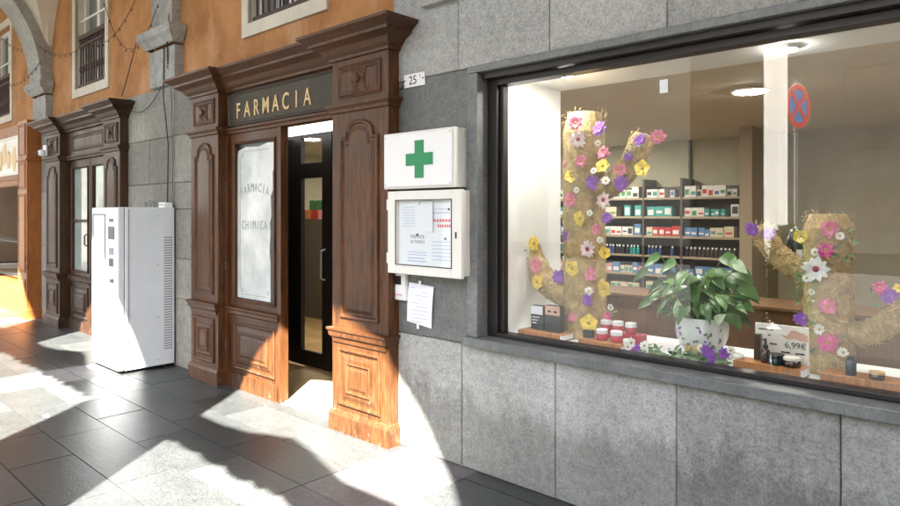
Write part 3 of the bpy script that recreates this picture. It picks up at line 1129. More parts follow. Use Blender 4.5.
MB().box(-7.58, -7.30, VY0 - .004, VY0 + .004, .22, .42).build('delivery_flap', M['grey_plastic'], dr, bevel=.004)
w = MB()
for i in range(44):
    z = .20 + i * .0275
    w.box(VX1 - .002, VX1 + .003, -.135, -.045, z, z + .012)
vt = w.build('vent_grille', M['grey_plastic'], vm)
w = MB().box(VX1 - .002, VX1 + .0015, -.155, -.025, .16, 1.44)
w.build('vent_panel', M['white_metal'], vm)
w = MB()
w.box(VX1 - .001, VX1 + .004, -.50, -.492, .05, VH - .02)
for z in (.10, .55, 1.1, 1.62):
    w.add([(VX1 + .003, -.20 + .008 * math.cos(k), z + .008 * math.sin(k)) for k in (0, 1.05, 2.1, 3.14, 4.2, 5.2)], [(0, 1, 2, 3, 4, 5)])
w.build('side_seam', M['grey_plastic'], vm)
for x in (VX0 + .06, VX1 - .06):
    for y in (VY0 + .1, VY1 - .08):
        MB().lathe((x, y, 0), [(.03, 0), (.03, .01), (.014, .014), (.014, .04)], 12).build('foot', M['black_plastic'], vm)
jb_ = thing('junction_box', 'small white electrical box with dials standing on top of the vending machine', 'box', (-7.05, -.08, VH))
MB().box(-7.10, -6.95, -.12, -.03, VH + .001, VH + .055).build('housing', M['white_plastic'], jb_, bevel=.004)
for x in (-7.06, -7.02, -6.98):
    MB().lathe((x, -.123, VH + .03), [(.01, -.004), (.01, .004)], 10).build('knob', M['black_plastic'], jb_)
w = MB().box(-7.52, -7.10, -.115, -.085, VH + .001, VH + .004)
for i in range(14):
    x = -7.5 + rnd.uniform(0, .38)
    a = rnd.uniform(-.8, .8)
    w.tube([(x, -.1, VH), (x + .03 * a, -.1, VH + .03), (x + .06 * a, -.12, VH + .05 + rnd.uniform(0, .03))], .0025, 5)
tag(w.build('spike_strip', M['cable_grey'], None), 'strip of thin wire bird spikes along the top of the vending machine', 'spikes')

# ------------------------------------------------------------------ wall boxes beside the door
cb = thing('cross_sign', 'white illuminated wall sign box with a green pharmacy cross', 'sign', (-3.08, -.07, 1.81))
MB().box(-3.43, -2.76, -.125, .0, 1.815, 2.20).build('housing', M['cream_metal'], cb, bevel=.006)
MB().box(-3.415, -2.775, -.137, -.124, 1.83, 2.185).build('face_panel', M['white_plastic'], cb, bevel=.003)
x, z = -3.065, 2.008
a, l = .040, .125
MB().prism([(x - a, z - l), (x + a, z - l), (x + a, z - a), (x + l, z - a), (x + l, z + a), (x + a, z + a), (x + a, z + l), (x - a, z + l), (x - a, z + a), (x - l, z + a), (x - l, z - a), (x - a, z - a)], -.1425, -.1365).build('green_cross', M['green'], cb)
for x_ in (-3.40, -2.79):
    for z_ in (1.845, 2.17):
        MB().rings([[(x_ + r_ * math.cos(2 * math.pi * k / 8), -.1372 - d_, z_ + r_ * math.sin(2 * math.pi * k / 8)) for k in range(8)] for r_, d_ in ((.006, 0), (.006, .0015), (.003, .002))]).build('screw', M['zinc'], cb)
nc = thing('notice_case', 'ivory metal notice case with papers behind glass under the green cross', 'notice board', (-3.02, -.07, 1.24))
X0, X1, Z0, Z1 = -3.385, -2.70, 1.235, 1.80
w = MB()
w.box(X0 + .015, X1 - .015, -.10, .0, Z0 + .01, Z1 - .005)
w.build('housing', M['cream_metal'], nc, bevel=.006)
w = MB()
fwid = .085
w.box(X0, X0 + fwid, -.13, -.101, Z0, Z1)
w.box(X1 - fwid, X1, -.13, -.101, Z0, Z1)
w.box(X0 + fwid, X1 - fwid, -.13, -.101, Z0, Z0 + .065)
w.box(X0 + fwid, X1 - fwid, -.13, -.101, Z1 - .065, Z1)
dr = w.build('frame', M['cream_metal'], nc, bevel=.004)
for z in (1.30, 1.67):
    MB().box(X0 - .018, X0 + .012, -.125, -.10, z, z + .075).build('hinge', M['cream_metal'], dr, bevel=.003)
MB().box(X1 - .05, X1 - .038, -.134, -.129, 1.49, 1.53).build('lock', M['black_plastic'], dr)
MB().pane(X0 + fwid - .002, X1 - fwid + .002, -.122, Z0 + .063, Z1 - .063).build('glass', M['glass'], dr)
w = MB()
for a, b_, c, d in ((X0 + fwid - .006, X0 + fwid, Z0 + .06, Z1 - .06), (X1 - fwid, X1 - fwid + .006, Z0 + .06, Z1 - .06), (X0 + fwid, X1 - fwid, Z0 + .06, Z0 + .066), (X0 + fwid, X1 - fwid, Z1 - .066, Z1 - .06)):
    w.box(a, b_, -.1335, -.1285, c, d)
w.build('gasket', M['black_plastic'], dr)
gx, gz = X0 + fwid, Z0 + .065
W_, H_ = X1 - X0 - 2 * fwid, Z1 - Z0 - .13


def sheet(label, u0, u1, v0, v1, y, lines, heading=None, red=None, curl=False):
    t = thing('paper_notice', label, 'paper', (gx + u0 * W_, y, gz + v0 * H_), 'papers in the notice case')
    a, b_, c, d = gx + u0 * W_, gx + u1 * W_, gz + v0 * H_, gz + v1 * H_
    rr = []
    for i in range(7):
        x = a + (b_ - a) * i / 6
        dy = (.012 * (i / 6) ** 3 if curl else .0)
        rr.append([(x, y - dy, c), (x, y - dy, d)])
    MB().rings(rr, False, False, closed=False).build('sheet', M['paper'], t)
    ln = MB()
    for (l0, l1, lv, th_) in lines:
        ln.box(a + l0 * (b_ - a), a + l1 * (b_ - a), y - .0018, y - .0008, c + lv * (d - c), c + lv * (d - c) + th_)
    ln.build('printed_lines', M['ink_blue'], t)
    if heading:
        for i, s in enumerate(heading):
            text('heading', s, (a + b_) / 2, y - .0015, d - .045 - .035 * i, .032, M['ink'], t, .9, 'CENTER', .0003)
    if red:
        rl = MB()
        for (l0, l1, lv, th_) in red:
            n_ = 6
            for q in range(n_):
                xx = a + (l0 + (l1 - l0) * q / n_) * (b_ - a)
                rl.box(xx, xx + (l1 - l0) * (b_ - a) / n_ * .7, y - .0018, y - .0008, c + lv * (d - c), c + lv * (d - c) + th_)
        rl.build('red_lines', M['ink_red'], t)


MB().box(gx, gx + W_, -.1035, -.1012, gz, gz + H_).build('back_board', M['paper'], nc)
sheet('white notice headed FARMACIE DI TURNO at the lower left of the notice case', .14, .58, .02, .52, -.1045, [(.08, .9, .35, .004), (.08, .9, .27, .004), (.08, .8, .16, .006), (.08, .9, .07, .006)], ['FARMACIE', 'DI TURNO'])
sheet('notice of ruled lines at the lower right of the notice case', .60, .98, .03, .48, -.1045, [(.06, .94, .15 + .12 * i, .004) for i in range(6)])
sheet('notice with two red printed lines at the upper right of the notice case', .55, .98, .56, .96, -.1045, [(.1, .9, .6, .006), (.3, .9, .75, .004)], None, [(.25, .95, .28, .018), (.4, .95, .08, .018)])
sheet('blank curled white sheet pinned at the top middle of the notice case', .32, .66, .52, .98, -.1055, [], None, None, True)
sheet('pale ruled notice at the upper left of the notice case', .06, .34, .56, .97, -.1048, [(.1, .9, .1 + .1 * i, .003) for i in range(8)])
for i, (u, v) in enumerate(((.40, .95), (.36, .47), (.92, .86), (.86, .42))):
    x, z = gx + u * W_, gz + v * H_
    o = MB().rings([[(x + r * math.cos(2 * math.pi * k / 8), -.106 - d, z + r * math.sin(2 * math.pi * k / 8)) for k in range(8)] for r, d in ((.008, 0), (.008, .003), (.004, .004))]).build('push_pin', M['black_plastic'] if i else M['zinc'])
    tag(o, ['grey pin holding the curled sheet', 'black pin above the notice headed FARMACIE DI TURNO', 'black pin on the notice with red lines', 'black pin above the ruled lines notice'][i] + ' in the notice case', 'pin', 'pins in the notice case')

dv = thing('intercom_panel', 'small white intercom panel with black lens below the notice case', 'intercom', (-3.38, -.02, 1.04))
MB().box(-3.465, -3.31, -.035, .0, 1.035, 1.225).build('housing', M['white_plastic'], dv, bevel=.004)
MB().box(-3.42, -3.35, -.039, -.034, 1.145, 1.205).build('camera_window', M['black_plastic'], dv, bevel=.002)
MB().box(-3.43, -3.34, -.0375, -.034, 1.07, 1.075).build('red_stripe', M['ink_red'], dv)
MB().box(-3.445, -3.33, -.0365, -.034, 1.085, 1.125).build('name_label', M['paper'], dv)

ps = thing('taped_sheet', 'white printed sheet taped to the dark slate below the notice case', 'paper', (-3.18, -.005, .87))
P = [(-3.30, 1.165), (-3.055, 1.15), (-3.075, .865), (-3.32, .89)]
rr = []
for i in range(9):
    t_ = i / 8
    row = []
    for j in range(5):
        s_ = j / 4
        xx = (P[0][0] * (1 - s_) + P[1][0] * s_) * (1 - t_) + (P[3][0] * (1 - s_) + P[2][0] * s_) * t_
        zz = (P[0][1] * (1 - s_) + P[1][1] * s_) * (1 - t_) + (P[3][1] * (1 - s_) + P[2][1] * s_) * t_
        row.append((xx, -.006 - .006 * math.sin(t_ * 3.1) - .003 * s_, zz))
    rr.append(row)
MB().rings(rr, False, False, closed=False).build('sheet', M['paper'], ps, True)
ln = MB()
for i, (l0, l1) in enumerate(((.1, .3), (.6, .85), (.3, .8), (.4, .55), (.1, .5), (.3, .8), (.15, .85), (.15, .75), (.2, .8), (.15, .6))):
    z = 1.13 - .026 * i
    ln.box(-3.30 + .235 * l0, -3.30 + .235 * l1, -.0175, -.0165, z, z + .003)
ln.build('printed_lines', M['ink_blue'], ps)
for x, z in ((-3.18, 1.165), (-3.20, .868)):
    MB().box(x - .012, x + .012, -.0185, -.0175, z - .018, z + .018).build('tape', M['white_plastic'], ps)

hp = thing('number_plate', 'white enamel house number plate 25 on the stone beside the shopfront', 'number plate', (-3.24, -.01, 2.58))
MB().box(-3.345, -3.14, -.012, -.002, 2.53, 2.622).build('plate', M['white_plastic'], hp, bevel=.003)
text('number', '25', -3.255, -.013, 2.548, .085, M['ink_dark'], hp, .95, 'CENTER', .0006)
text('number', '1', -3.185, -.013, 2.585, .036, M['ink_dark'], hp, 1, 'CENTER', .0006)
w = MB()
for x, z in ((-3.335, 2.578), (-3.155, 2.578)):
    w.lathe((x, -.0135, z), [(.006, -.004), (.006, .004)], 8)
w.build('screw', M['ink_dark'], hp)

# ------------------------------------------------------------------ large display window
sw = thing('display_window', 'wide pharmacy display window with dark frame and slate surround', 'shop window', (-.7, .1, .8))
w = MB()
w.box(-2.738, -2.655, -.03, .20, .862, 2.539)
w.box(1.29, 1.37, -.03, .20, .862, 2.539)
w.box(-2.738, 1.37, -.03, .20, 2.541, 2.583)
w.build('stone_surround', M['slate_trim'], sw, bevel=.004)
MB().box(-2.76, 1.39, -.06, .20, .803, .86).build('stone_sill', M['slate_trim'], sw, bevel=.005)
w = MB()
w.box(-2.653, -2.575, .07, .16, .862, 2.50)
w.box(1.22, 1.29, .07, .16, .862, 2.50)
w.box(-2.575, 1.22, .07, .16, 2.462, 2.50)
w.box(-2.575, 1.22, .07, .16, .862, .888)
w.box(-2.575, -2.545, .10, .15, .888, 2.462)
w.box(-2.653, 1.29, .012, .16, 2.502, 2.539)
w.build('window_frame', M['darkbrown'], sw, bevel=.003)
MB().add([(-2.56, .125, .885), (1.23, .125, .885), (1.23, .125, 2.465), (-2.56, .125, 2.465)], [(0, 1, 2, 3)]).build('glass_pane', M['glass_win'], sw)
w = MB()
w.box(-2.62, -2.56, .16, .78, .80, 2.62)
w.build('side_panel', M['niche'], sw)
MB().box(-2.56, 1.25, .16, .78, .80, .862).build('display_shelf', M['niche'], sw)
MB().box(-2.62, 1.25, .165, .78, 2.52, 2.60).build('niche_ceiling', M['niche'], sw)
stx, stz = at(663, 86, .115)
tag(MB().box(stx - .022, stx + .022, .1225, .1245, stz - .035, stz + .035).build('sticker', M['paper']), 'small white sticker at the top of the display window glass', 'sticker')

# ------------------------------------------------------------------ the shop room behind
room = thing('pharmacy_room', 'beige pharmacy sales room seen through the window and door', 'room')
MB().box(-9.5, 3.2, .42, 5.8, -.15, -.03).build('room_floor', M['room_floor'], room)
MB().box(-9.5, 3.2, .42, 5.8, 2.66, 2.75).build('room_ceiling', M['room_ceiling'], room)
w = MB()
w.box(-9.5, 3.2, 5.75, 5.9, -.03, 2.66)
w.box(-9.6, -9.5, .42, 5.8, -.03, 2.66)
w.box(3.2, 3.3, .42, 5.8, -.03, 2.66)
w.build('room_wall', M['room_wall'], room)
w = MB()
for u in (683,):
    x, _ = at(u, 200, 5.5)
    w.box(x - .012, x + .012, 5.70, 5.748, 0, 2.66)
w.build('wall_joint', M['shelf'], room)
xcl, _ = at(752, 200, 5.0)
tag(MB().box(xcl - .06, xcl + .08, 4.75, 5.748, -.03, 2.66).build('cabinet_column', M['column']), 'tall plain beige column at the right end of the medicine shelves', 'column')
ct = thing('sales_counter', 'long low brown wooden sales counter behind the window display', 'counter', (-2.4, 2.7, 0))
MB().box(-4.6, .6, 2.5, 3.0, -.03, .86).build('body', M['counter'], ct)
MB().box(-4.65, .65, 2.45, 3.05, .862, .89).build('top', M['counter'], ct, bevel=.004)

for i, (u, v, zc, rad) in enumerate(((750, 90, 2.655, .15), (566, 73, 2.518, .055), (787, 47, 2.518, .055), (1010, 60, 2.518, .055))):
    b_ = (213 - v) / 650
    kk = (zc - CAM_H) / b_
    aa = (u - 450) / 650
    x, y = (-_c + aa * _s) * kk, (_s + aa * _c) * kk - CAM_D
    if u > 900:
        x, y = .5, .5  # extra spotlight out of view, added to brighten the window display
    lt = thing('ceiling_light', ['wide round ceiling light glowing near the white strip in the window', 'small spotlight in the white soffit above the tall straw cactus', 'small spotlight in the white soffit near the no stopping sign', 'unseen spotlight added in the white soffit at the far right'][i], 'lamp', (x, y, zc), 'round ceiling lights in the pharmacy')
    MB().lathe((x, y, zc), [(rad, 0), (rad, -.015), (rad * .84, -.017)], 28, False, True).build('trim_ring', M['white_plastic'], lt)
    MB().lathe((x, y, zc), [(rad * .8, -.0175), (rad * .8, -.021)], 28).build('lamp_disc', M['lamp'] if rad > .1 else M['spot'], lt)
for i, (x, y) in enumerate(((-7.26, 1.97), (-7.6, 4.4), (-4.6, 4.3), (-4.2, 1.7))):
    lt = thing('ceiling_light', ['round ceiling light visible over the inner glass door', 'round ceiling light deep behind the inner glass door', 'round ceiling light in front of the medicine shelves', 'round ceiling light over the left end of the sales counter'][i], 'lamp', (x, y, 2.655), 'round ceiling lights in the pharmacy')
    MB().lathe((x, y, 2.655), [(.15, 0), (.15, -.02), (.125, -.022)], 28, False, True).build('trim_ring', M['white_plastic'], lt)
    MB().lathe((x, y, 2.655), [(.12, -.0225), (.12, -.026)], 28).build('lamp_disc', M['lamp'], lt)

# medicine shelves
su = thing('shelf_unit', 'dark wall shelving full of medicine boxes at the back of the pharmacy', 'shelves', (-4.3, 5.5, 0))
SX0, SX1 = -6.1, at(744, 200, 5.4)[0]
levels = [1.86, 1.60, 1.335, 1.065, .80, .54]
for z in levels:
    sh_ = MB().box(SX0, SX1, 5.35, 5.72, z - .025, z).build('shelf', M['shelf'], su)
    MB().box(SX0, SX1, 5.343, 5.349, z - .026, z + .004).build('price_strip', M['column'], sh_)
ups = [SX0 - .03, -5.15, at(645, 200, 5.4)[0], at(683, 200, 5.4)[0], SX1]
for x in ups:
    MB().box(x - .015, x + .015, 5.34, 5.73, 0, 2.12).build('upright', M['shelf'], su)
MB().box(SX0, SX1, 5.725, 5.745, 0, 2.02).build('back_panel', M['shelf'], su)
MB().box(SX0, SX1, 5.35, 5.72, -.03, .45).build('plinth', M['counter'], su)
rowname = ['top', 'second', 'third', 'fourth', 'fifth', 'lowest']
pal = [['white', 'white', 'white', 'white'], ['white', 'teal', 'white', 'cream'], ['navy', 'cream', 'white', 'white', 'blue'], ['dark', 'teal', 'dark', 'navy', 'white', 'red'], ['cream', 'white', 'blue', 'pink'], ['white', 'dark', 'cream', 'green']]
protos = {}
for r, z in enumerate(levels):
    for b in range(len(ups) - 1):
        x = ups[b] + .03
        lim = ups[b + 1] - .03
        run = None
        while x < lim - .05:
            if run is None or rnd.random() < .36:
                run = rnd.choice(pal[r])
                if r == 2 and b == 2:
                    run = rnd.choice(['red', 'white', 'red', 'cream'])
                if r == 3 and b == 2:
                    run = rnd.choice(['dark', 'white', 'cream', 'navy'])
                w_, h_ = rnd.choice(((.06, .10), (.075, .15), (.10, .16), (.085, .12), (.12, .14)))
            if x + w_ > lim:
                break
            if rnd.random() < .06:
                x += rnd.uniform(.05, .15)
                continue
            y0 = 5.36 + rnd.uniform(0, .03)
            bottle = r == 3 and run in ('dark', 'teal', 'navy')
            side = ['left of the straw cactus', 'behind the straw cactus', 'beside the straw cactus arm', 'above the potted plant'][min(b, 3)]
            if bottle:
                lab = f'{run} medicine bottle on the {rowname[r]} wall shelf, {side}'
                o = MB().lathe((x + .025, y0 + .03, z + .001), [(.024, 0), (.024, .085), (.010, .10), (.010, .105)], 10).build('medicine_bottle', M['box_' + run])
                MB().lathe((x + .025, y0 + .03, z + .1065), [(.013, 0), (.013, .025)], 10).build('cap', M['white_plastic'], o)
                tag(o, lab, 'bottle', f'{run} bottles, {rowname[r]} shelf, {side}')
                x += .056
            else:
                lab = f'{run} medicine box on the {rowname[r]} wall shelf, {side}'
                o = MB().box(x, x + w_, y0, y0 + .14, z + .001, z + h_).build('medicine_box', M['box_' + run])
                st_ = rnd.choice(['dark', 'navy', 'teal', 'red', 'green', 'blue']) if run in ('white', 'cream') and r < 3 else ('white' if run not in ('white', 'cream') else 'teal')
                MB().box(x + w_ * .15, x + w_ * .85, y0 - .002, y0 - .0005, z + h_ * rnd.uniform(.12, .35), z + h_ * rnd.uniform(.45, .85)).build('printed_panel', M['box_' + st_], o)
                tag(o, lab, 'box', f'{run} boxes, {rowname[r]} shelf, {side}')
                x += w_ + .006

# product island seen through the door
isl = thing('product_stand', 'low stand with products seen through the inner glass door', 'display stand', (-8.3, 3.2, 0))
MB().box(-9.2, -7.6, 3.0, 3.5, -.03, 1.55).build('body', M['shelf'], isl)
for i in range(9):
    x = -9.1 + .17 * i
    c_ = ['red', 'orange', 'red', 'pink'][i % 4]
    o = MB().box(x, x + .13, 3.05, 3.2, 1.552, 1.70).build('product_box', M['box_' + c_])
    tag(o, c_ + ' product box on the stand behind the inner glass door', 'box', c_ + ' boxes on the stand behind the door')
    o = MB().box(x, x + .13, 3.25, 3.4, 1.552, 1.86).build('product_box', M['box_green'])
    tag(o, 'tall green product box at the back of the stand behind the inner door', 'box', 'green boxes on the stand behind the door')

# ------------------------------------------------------------------ straw cacti with flowers
YC = .47


def flower(parent, u, v, kind, size, y):
    x, z = at(u, v, y)
    if u > 745 and kind == 'white' and size > 8:
        pm, cm_ = M['p_white'], M['heart_red']
    else:
        pm = M['p_' + kind]
        cm_ = M['heart_red'] if kind == 'pale' else M['heart_yellow'] if kind in ('yellow', 'white', 'magenta', 'pink') else M['p_purple']
    r = px(size * .90, u, y)
    nrm = Vector((rnd.uniform(-.35, .45), -1, rnd.uniform(-.15, .35))).normalized()
    a1 = nrm.cross(Vector((0, 0, 1))).normalized()
    a2 = a1.cross(nrm).normalized()
    c = Vector((x, y, z))
    mb = MB()
    n = {'pale': 11, 'white': 10, 'yellow': 5, 'purple': 9, 'pink': 8, 'magenta': 9}[kind]
    layers = 2 if kind in ('purple', 'pink', 'magenta') else 1
    ph = rnd.uniform(0, 6)
    for l in range(layers):
        rr_ = r * (1 - .33 * l)
        for k in range(n):
            a = ph + 2 * math.pi * (k + .5 * l) / n + rnd.uniform(-.12, .12)
            d = a1 * math.cos(a) + a2 * math.sin(a)
            up = nrm * (.25 + .25 * l + rnd.uniform(-.1, .15))
            wdt = 2 * math.pi * rr_ / n * (1.0 if kind == 'yellow' else .95)
            mb.leaf(c + nrm * (.004 + .004 * l) + d * r * .1, d + up, nrm, rr_ * rnd.uniform(.85, 1.05), wdt, False, .25, .2)
    o = mb.build('flower', pm, parent, True)
    hb = MB()
    hr = r * (.26 if kind in ('pale', 'white') else .2)
    hb.rings([[tuple(c + nrm * d + (a1 * math.cos(2 * math.pi * k / 10) + a2 * math.sin(2 * math.pi * k / 10)) * q) for k in range(10)] for q, d in ((hr, .004), (hr * .95, .010), (hr * .5, .015))])
    hb.build('flower_heart', cm_, o, True)
    return o


def straw_limb(mb, pts, rad, count):
    count = int(count * 1.6)
    """bundled straw: an uneven core with straws lying along and across it"""
    pts = [Vector(p) for p in pts]
    cum = [0]
    for a, b_ in zip(pts, pts[1:]):
        cum.append(cum[-1] + (b_ - a).length)
    tot = cum[-1]

    def point(t):
        d = t * tot
        for i in range(len(pts) - 1):
            if d <= cum[i + 1] + 1e-9:
                q = (d - cum[i]) / (cum[i + 1] - cum[i])
                return pts[i].lerp(pts[i + 1], q), (pts[i + 1] - pts[i]).normalized()
        return pts[-1], (pts[-1] - pts[-2]).normalized()
    n = 22
    rings = []
    for i in range(n + 1):
        t = i / n
        p, d = point(t)
        up = Vector((0, 1, 0))
        a = d.cross(up).normalized()
        b_ = a.cross(d).normalized()
        rr_ = rad * (.98 if t < .92 else .98 - (t - .92) * 3.0)
        rings.append([p + (a * math.cos(2 * math.pi * k / 18) + b_ * math.sin(2 * math.pi * k / 18)) * rr_ * rnd.uniform(.965, 1.035) for k in range(18)])
    mb.rings(rings, True, True)
    for _ in range(count):
        t = rnd.random()
        p, d = point(t)
        up = Vector((0, 1, 0))
        a = d.cross(up).normalized()
        b_ = a.cross(d).normalized()
        ang = rnd.uniform(0, 2 * math.pi)
        o = a * math.cos(ang) + b_ * math.sin(ang)
        tan = (-a * math.sin(ang) + b_ * math.cos(ang))
        dr_ = (d * rnd.uniform(-.5, 1) + tan * rnd.gauss(0, .6)).normalized()
        L = rnd.uniform(.035, .085)
        if t > .88:
            L *= .5
        lift = rnd.uniform(-.005, .004) - (dr_.dot(tan) * L) ** 2 / (2 * rad)
        q = p + o * rad * rnd.uniform(.99, 1.03)
        w_ = rnd.uniform(.0012, .0026)
        s_ = dr_.cross(o).normalized() * w_
        mid = q + dr_ * L * .5 + o * .004
        mid = mid + o * lift * .25
        e = q + dr_ * L + o * lift
        mb.add([q - s_, q + s_, mid + s_, mid - s_, e + s_ * .6, e - s_ * .6], [(0, 1, 2, 3), (3, 2, 4, 5)])


def P3(u, v, y):
    x, z = at(u, v, y)
    return (x, y, z)


c1 = thing('straw_cactus', 'tall straw cactus with two arms and many cloth flowers at the left of the window', 'window decoration', (at(585, 345, YC)[0], YC, .862))
b0 = P3(585, 340, YC)
mb = MB()
straw_limb(mb, [(b0[0], YC, .866), P3(584, 225, YC), P3(584, 113, YC)], px(21, 584, YC), 900)
mb.build('trunk', M['straw'], c1)
mb = MB()
straw_limb(mb, [P3(575, 298, YC), P3(556, 290, YC), P3(541, 276, YC), P3(531, 258, YC), P3(526, 240, YC)], px(12.5, 545, YC), 420)
mb.build('arm', M['straw'], c1)
mb = MB()
straw_limb(mb, [P3(600, 192, YC), P3(615, 183, YC), P3(627, 170, YC), P3(637, 153, YC), P3(644, 134, YC)], px(11.5, 625, YC), 380)
mb.build('arm', M['straw'], c1)
YF = YC - px(21, 584, YC) - .015
for u, v, k, s in [(576, 123, 'pink', 9), (578.5, 139, 'pale', 10), (600, 128.5, 'purple', 9), (604, 153, 'pink', 8), (581, 161, 'pink', 8), (567.5, 163, 'pink', 6), (603, 166, 'yellow', 8), (572, 176, 'yellow', 8),
                   (593, 182, 'purple', 9), (572, 200, 'pink', 9), (604, 200, 'pale', 10), (580.6, 218, 'yellow', 9), (607, 218, 'purple', 7), (597, 230, 'pink', 7), (569, 236, 'purple', 8), (588, 249, 'pale', 10), (605, 253, 'yellow', 7),
                   (572.5, 268, 'yellow', 9), (591, 274, 'pink', 8), (605, 288, 'yellow', 10), (588, 300, 'purple', 8), (589, 323, 'yellow', 10), (573, 317, 'pink', 6), (608.5, 317, 'magenta', 7),
                   (598, 143, 'white', 4), (577, 190, 'white', 4), (594, 171, 'white', 4), (590, 213, 'white', 4), (566, 222, 'white', 4), (600, 240, 'white', 4), (589, 291, 'white', 5), (611, 307, 'white', 4), (566, 258, 'white', 4)]:
    # follow the round of the trunk
    uu = (u - 584) / 21
    yy = YC - px(21, 584, YC) * math.sqrt(max(.1, 1 - min(1, uu * uu))) - .012
    flower(c1, u, v, k, s, yy)
for u, v, k, s in [(520, 245, 'purple', 6), (534.6, 243.5, 'yellow', 9), (536.5, 265, 'pink', 9), (522, 261.5, 'pink', 5), (538, 282, 'yellow', 9), (558.7, 277, 'purple', 8),
                   (658, 137, 'pink', 9), (640.5, 140.6, 'purple', 8), (629, 156, 'purple', 6), (620.6, 170, 'pink', 7), (642.7, 168.5, 'yellow', 9), (621.5, 183, 'purple', 9), (606, 181, 'white', 5)]:
    flower(c1, u, v, k, s, YC - .095)

YD = .47
c2 = thing('straw_cactus', 'shorter straw cactus with curved arms and big daisies at the right of the window', 'window decoration', (at(828, 395, YD)[0], YD, .862))
b0 = P3(829, 380, YD)
mb = MB()
straw_limb(mb, [(b0[0], YD, .866), P3(828, 300, YD), P3(828, 214, YD)], px(22, 828, YD), 700)
mb.build('trunk', M['straw'], c2)
mb = MB()
straw_limb(mb, [P3(812, 280, YD), P3(795, 268, YD), P3(778, 255, YD), P3(766, 241, YD), P3(759, 226, YD)], px(11, 785, YD), 360)
mb.build('arm', M['straw'], c2)
mb = MB()
straw_limb(mb, [P3(842, 330, YD), P3(862, 335, YD), P3(884, 327, YD), P3(902, 312, YD), P3(914, 293, YD), P3(920, 275, YD)], px(12, 880, YD), 380)
mb.build('arm', M['straw'], c2)
for u, v, k, s in [(752, 229, 'purple', 8), (769, 233.6, 'purple', 8), (800, 236.5, 'yellow', 8), (830, 229, 'pink', 10), (825, 250, 'magenta', 9), (816, 269, 'white', 14), (828, 306, 'pink', 10), (801, 318.6, 'purple', 8), (828, 343, 'magenta', 11),
                   (889, 296, 'purple', 10), (880, 288, 'magenta', 8), (815, 252, 'white', 5), (819, 329, 'white', 6), (843, 352, 'white', 6), (840, 236, 'white', 5), (807, 278, 'white', 5), (898, 288, 'yellow', 5), (812, 292, 'white', 4)]:
    on_trunk = 806 < u < 850
    flower(c2, u, v, k, s, YD - (px(22, 828, YD) + .015 if on_trunk else .10))
lv = MB()
for i in range(46):
    u, v = rnd.choice(((845, 238), (838, 250), (802, 290), (800, 300), (806, 275), (815, 310), (846, 262), (880, 300), (815, 345)))
    p = Vector(P3(u + rnd.uniform(-9, 9), v + rnd.uniform(-9, 9), YD - .10))
    lv.leaf(p, (rnd.uniform(-1, 1), -.4, rnd.uniform(-.8, 1)), (0, -1, .3), rnd.uniform(.03, .055), .010, False, .2, .2)
lv.build('leaf_sprays', M['ivy'], c2)
lv = MB()
for i in range(40):
    u, v = rnd.choice(((600, 145), (570, 215), (606, 232), (566, 262), (592, 288), (612, 310), (575, 185), (530, 252), (548, 285), (632, 150)))
    p = Vector(P3(u + rnd.uniform(-6, 6), v + rnd.uniform(-6, 6), YC - .135))
    lv.leaf(p, (rnd.uniform(-1, 1), -.4, rnd.uniform(-.8, 1)), (0, -1, .3), rnd.uniform(.02, .035), .009, False, .2, .2)
lv.build('leaf_sprays', M['ivy'], c1)

# black pouch with a white tag hanging between arm and trunk of the right cactus
pu = thing('black_pouch', 'black cloth pouch with a small white tag hanging beside the right straw cactus', 'pouch', P3(797, 255, .5))
x, z = at(797, 246, .55)
MB().lathe((x, .55, z), [(.006, .10), (.03, .08), (.052, .03), (.058, -.02), (.045, -.07), (.012, -.085)], 16).build('bag', M['black_plastic'], pu, True)
tx, tz = at(799, 254, .48)
MB().box(tx - .014, tx + .014, .484, .487, tz - .022, tz + .022).build('white_tag', M['paper'], pu)

# ------------------------------------------------------------------ potted plant
YP = .44
pcx, pcz = at(702, 336, YP)
pl = thing('potted_plant', 'leafy green plant in a white painted ceramic pot in the display window', 'plant', (pcx, YP, .863))
pot = MB()
prof = [(.065, 0), (.085, .004), (.115, .05), (.138, .11), (.142, .16), (.135, .20), (.14, .215), (.128, .213), (.124, .19), (.12, .17)]
pot.lathe((pcx, YP, .863), prof, 32)
po = pot.build('pot', M['ceramic'], pl, True)
dec, dec2 = MB(), MB()
for i in range(34):
    ang = R(-90) + rnd.uniform(-1.5, 1.2)
    hz = rnd.uniform(.045, .175)
    r_ = .139 if hz > .1 else .115 + (hz - .05) * .4
    r_ += .004
    p = Vector((pcx + r_ * math.cos(ang), YP + r_ * math.sin(ang), .863 + hz))
    nr = Vector((math.cos(ang), math.sin(ang), -.1))
    (dec if i % 3 else dec2).leaf(p, Vector((-math.sin(ang), math.cos(ang), 0)) * rnd.uniform(-1, 1) + Vector((0, 0, rnd.uniform(-1, 1))), nr, .026, .012, False, .05, .0)
dec.build('painted_leaves', M['ivy'], po)
dec2.build('painted_buds', M['p_purple'], po)
MB().lathe((pcx, YP, .863), [(.118, .168), (.11, .172)], 24).build('soil', M['counter'], pl)
lv, st = MB(), MB()
base = Vector((pcx, YP, 1.04))
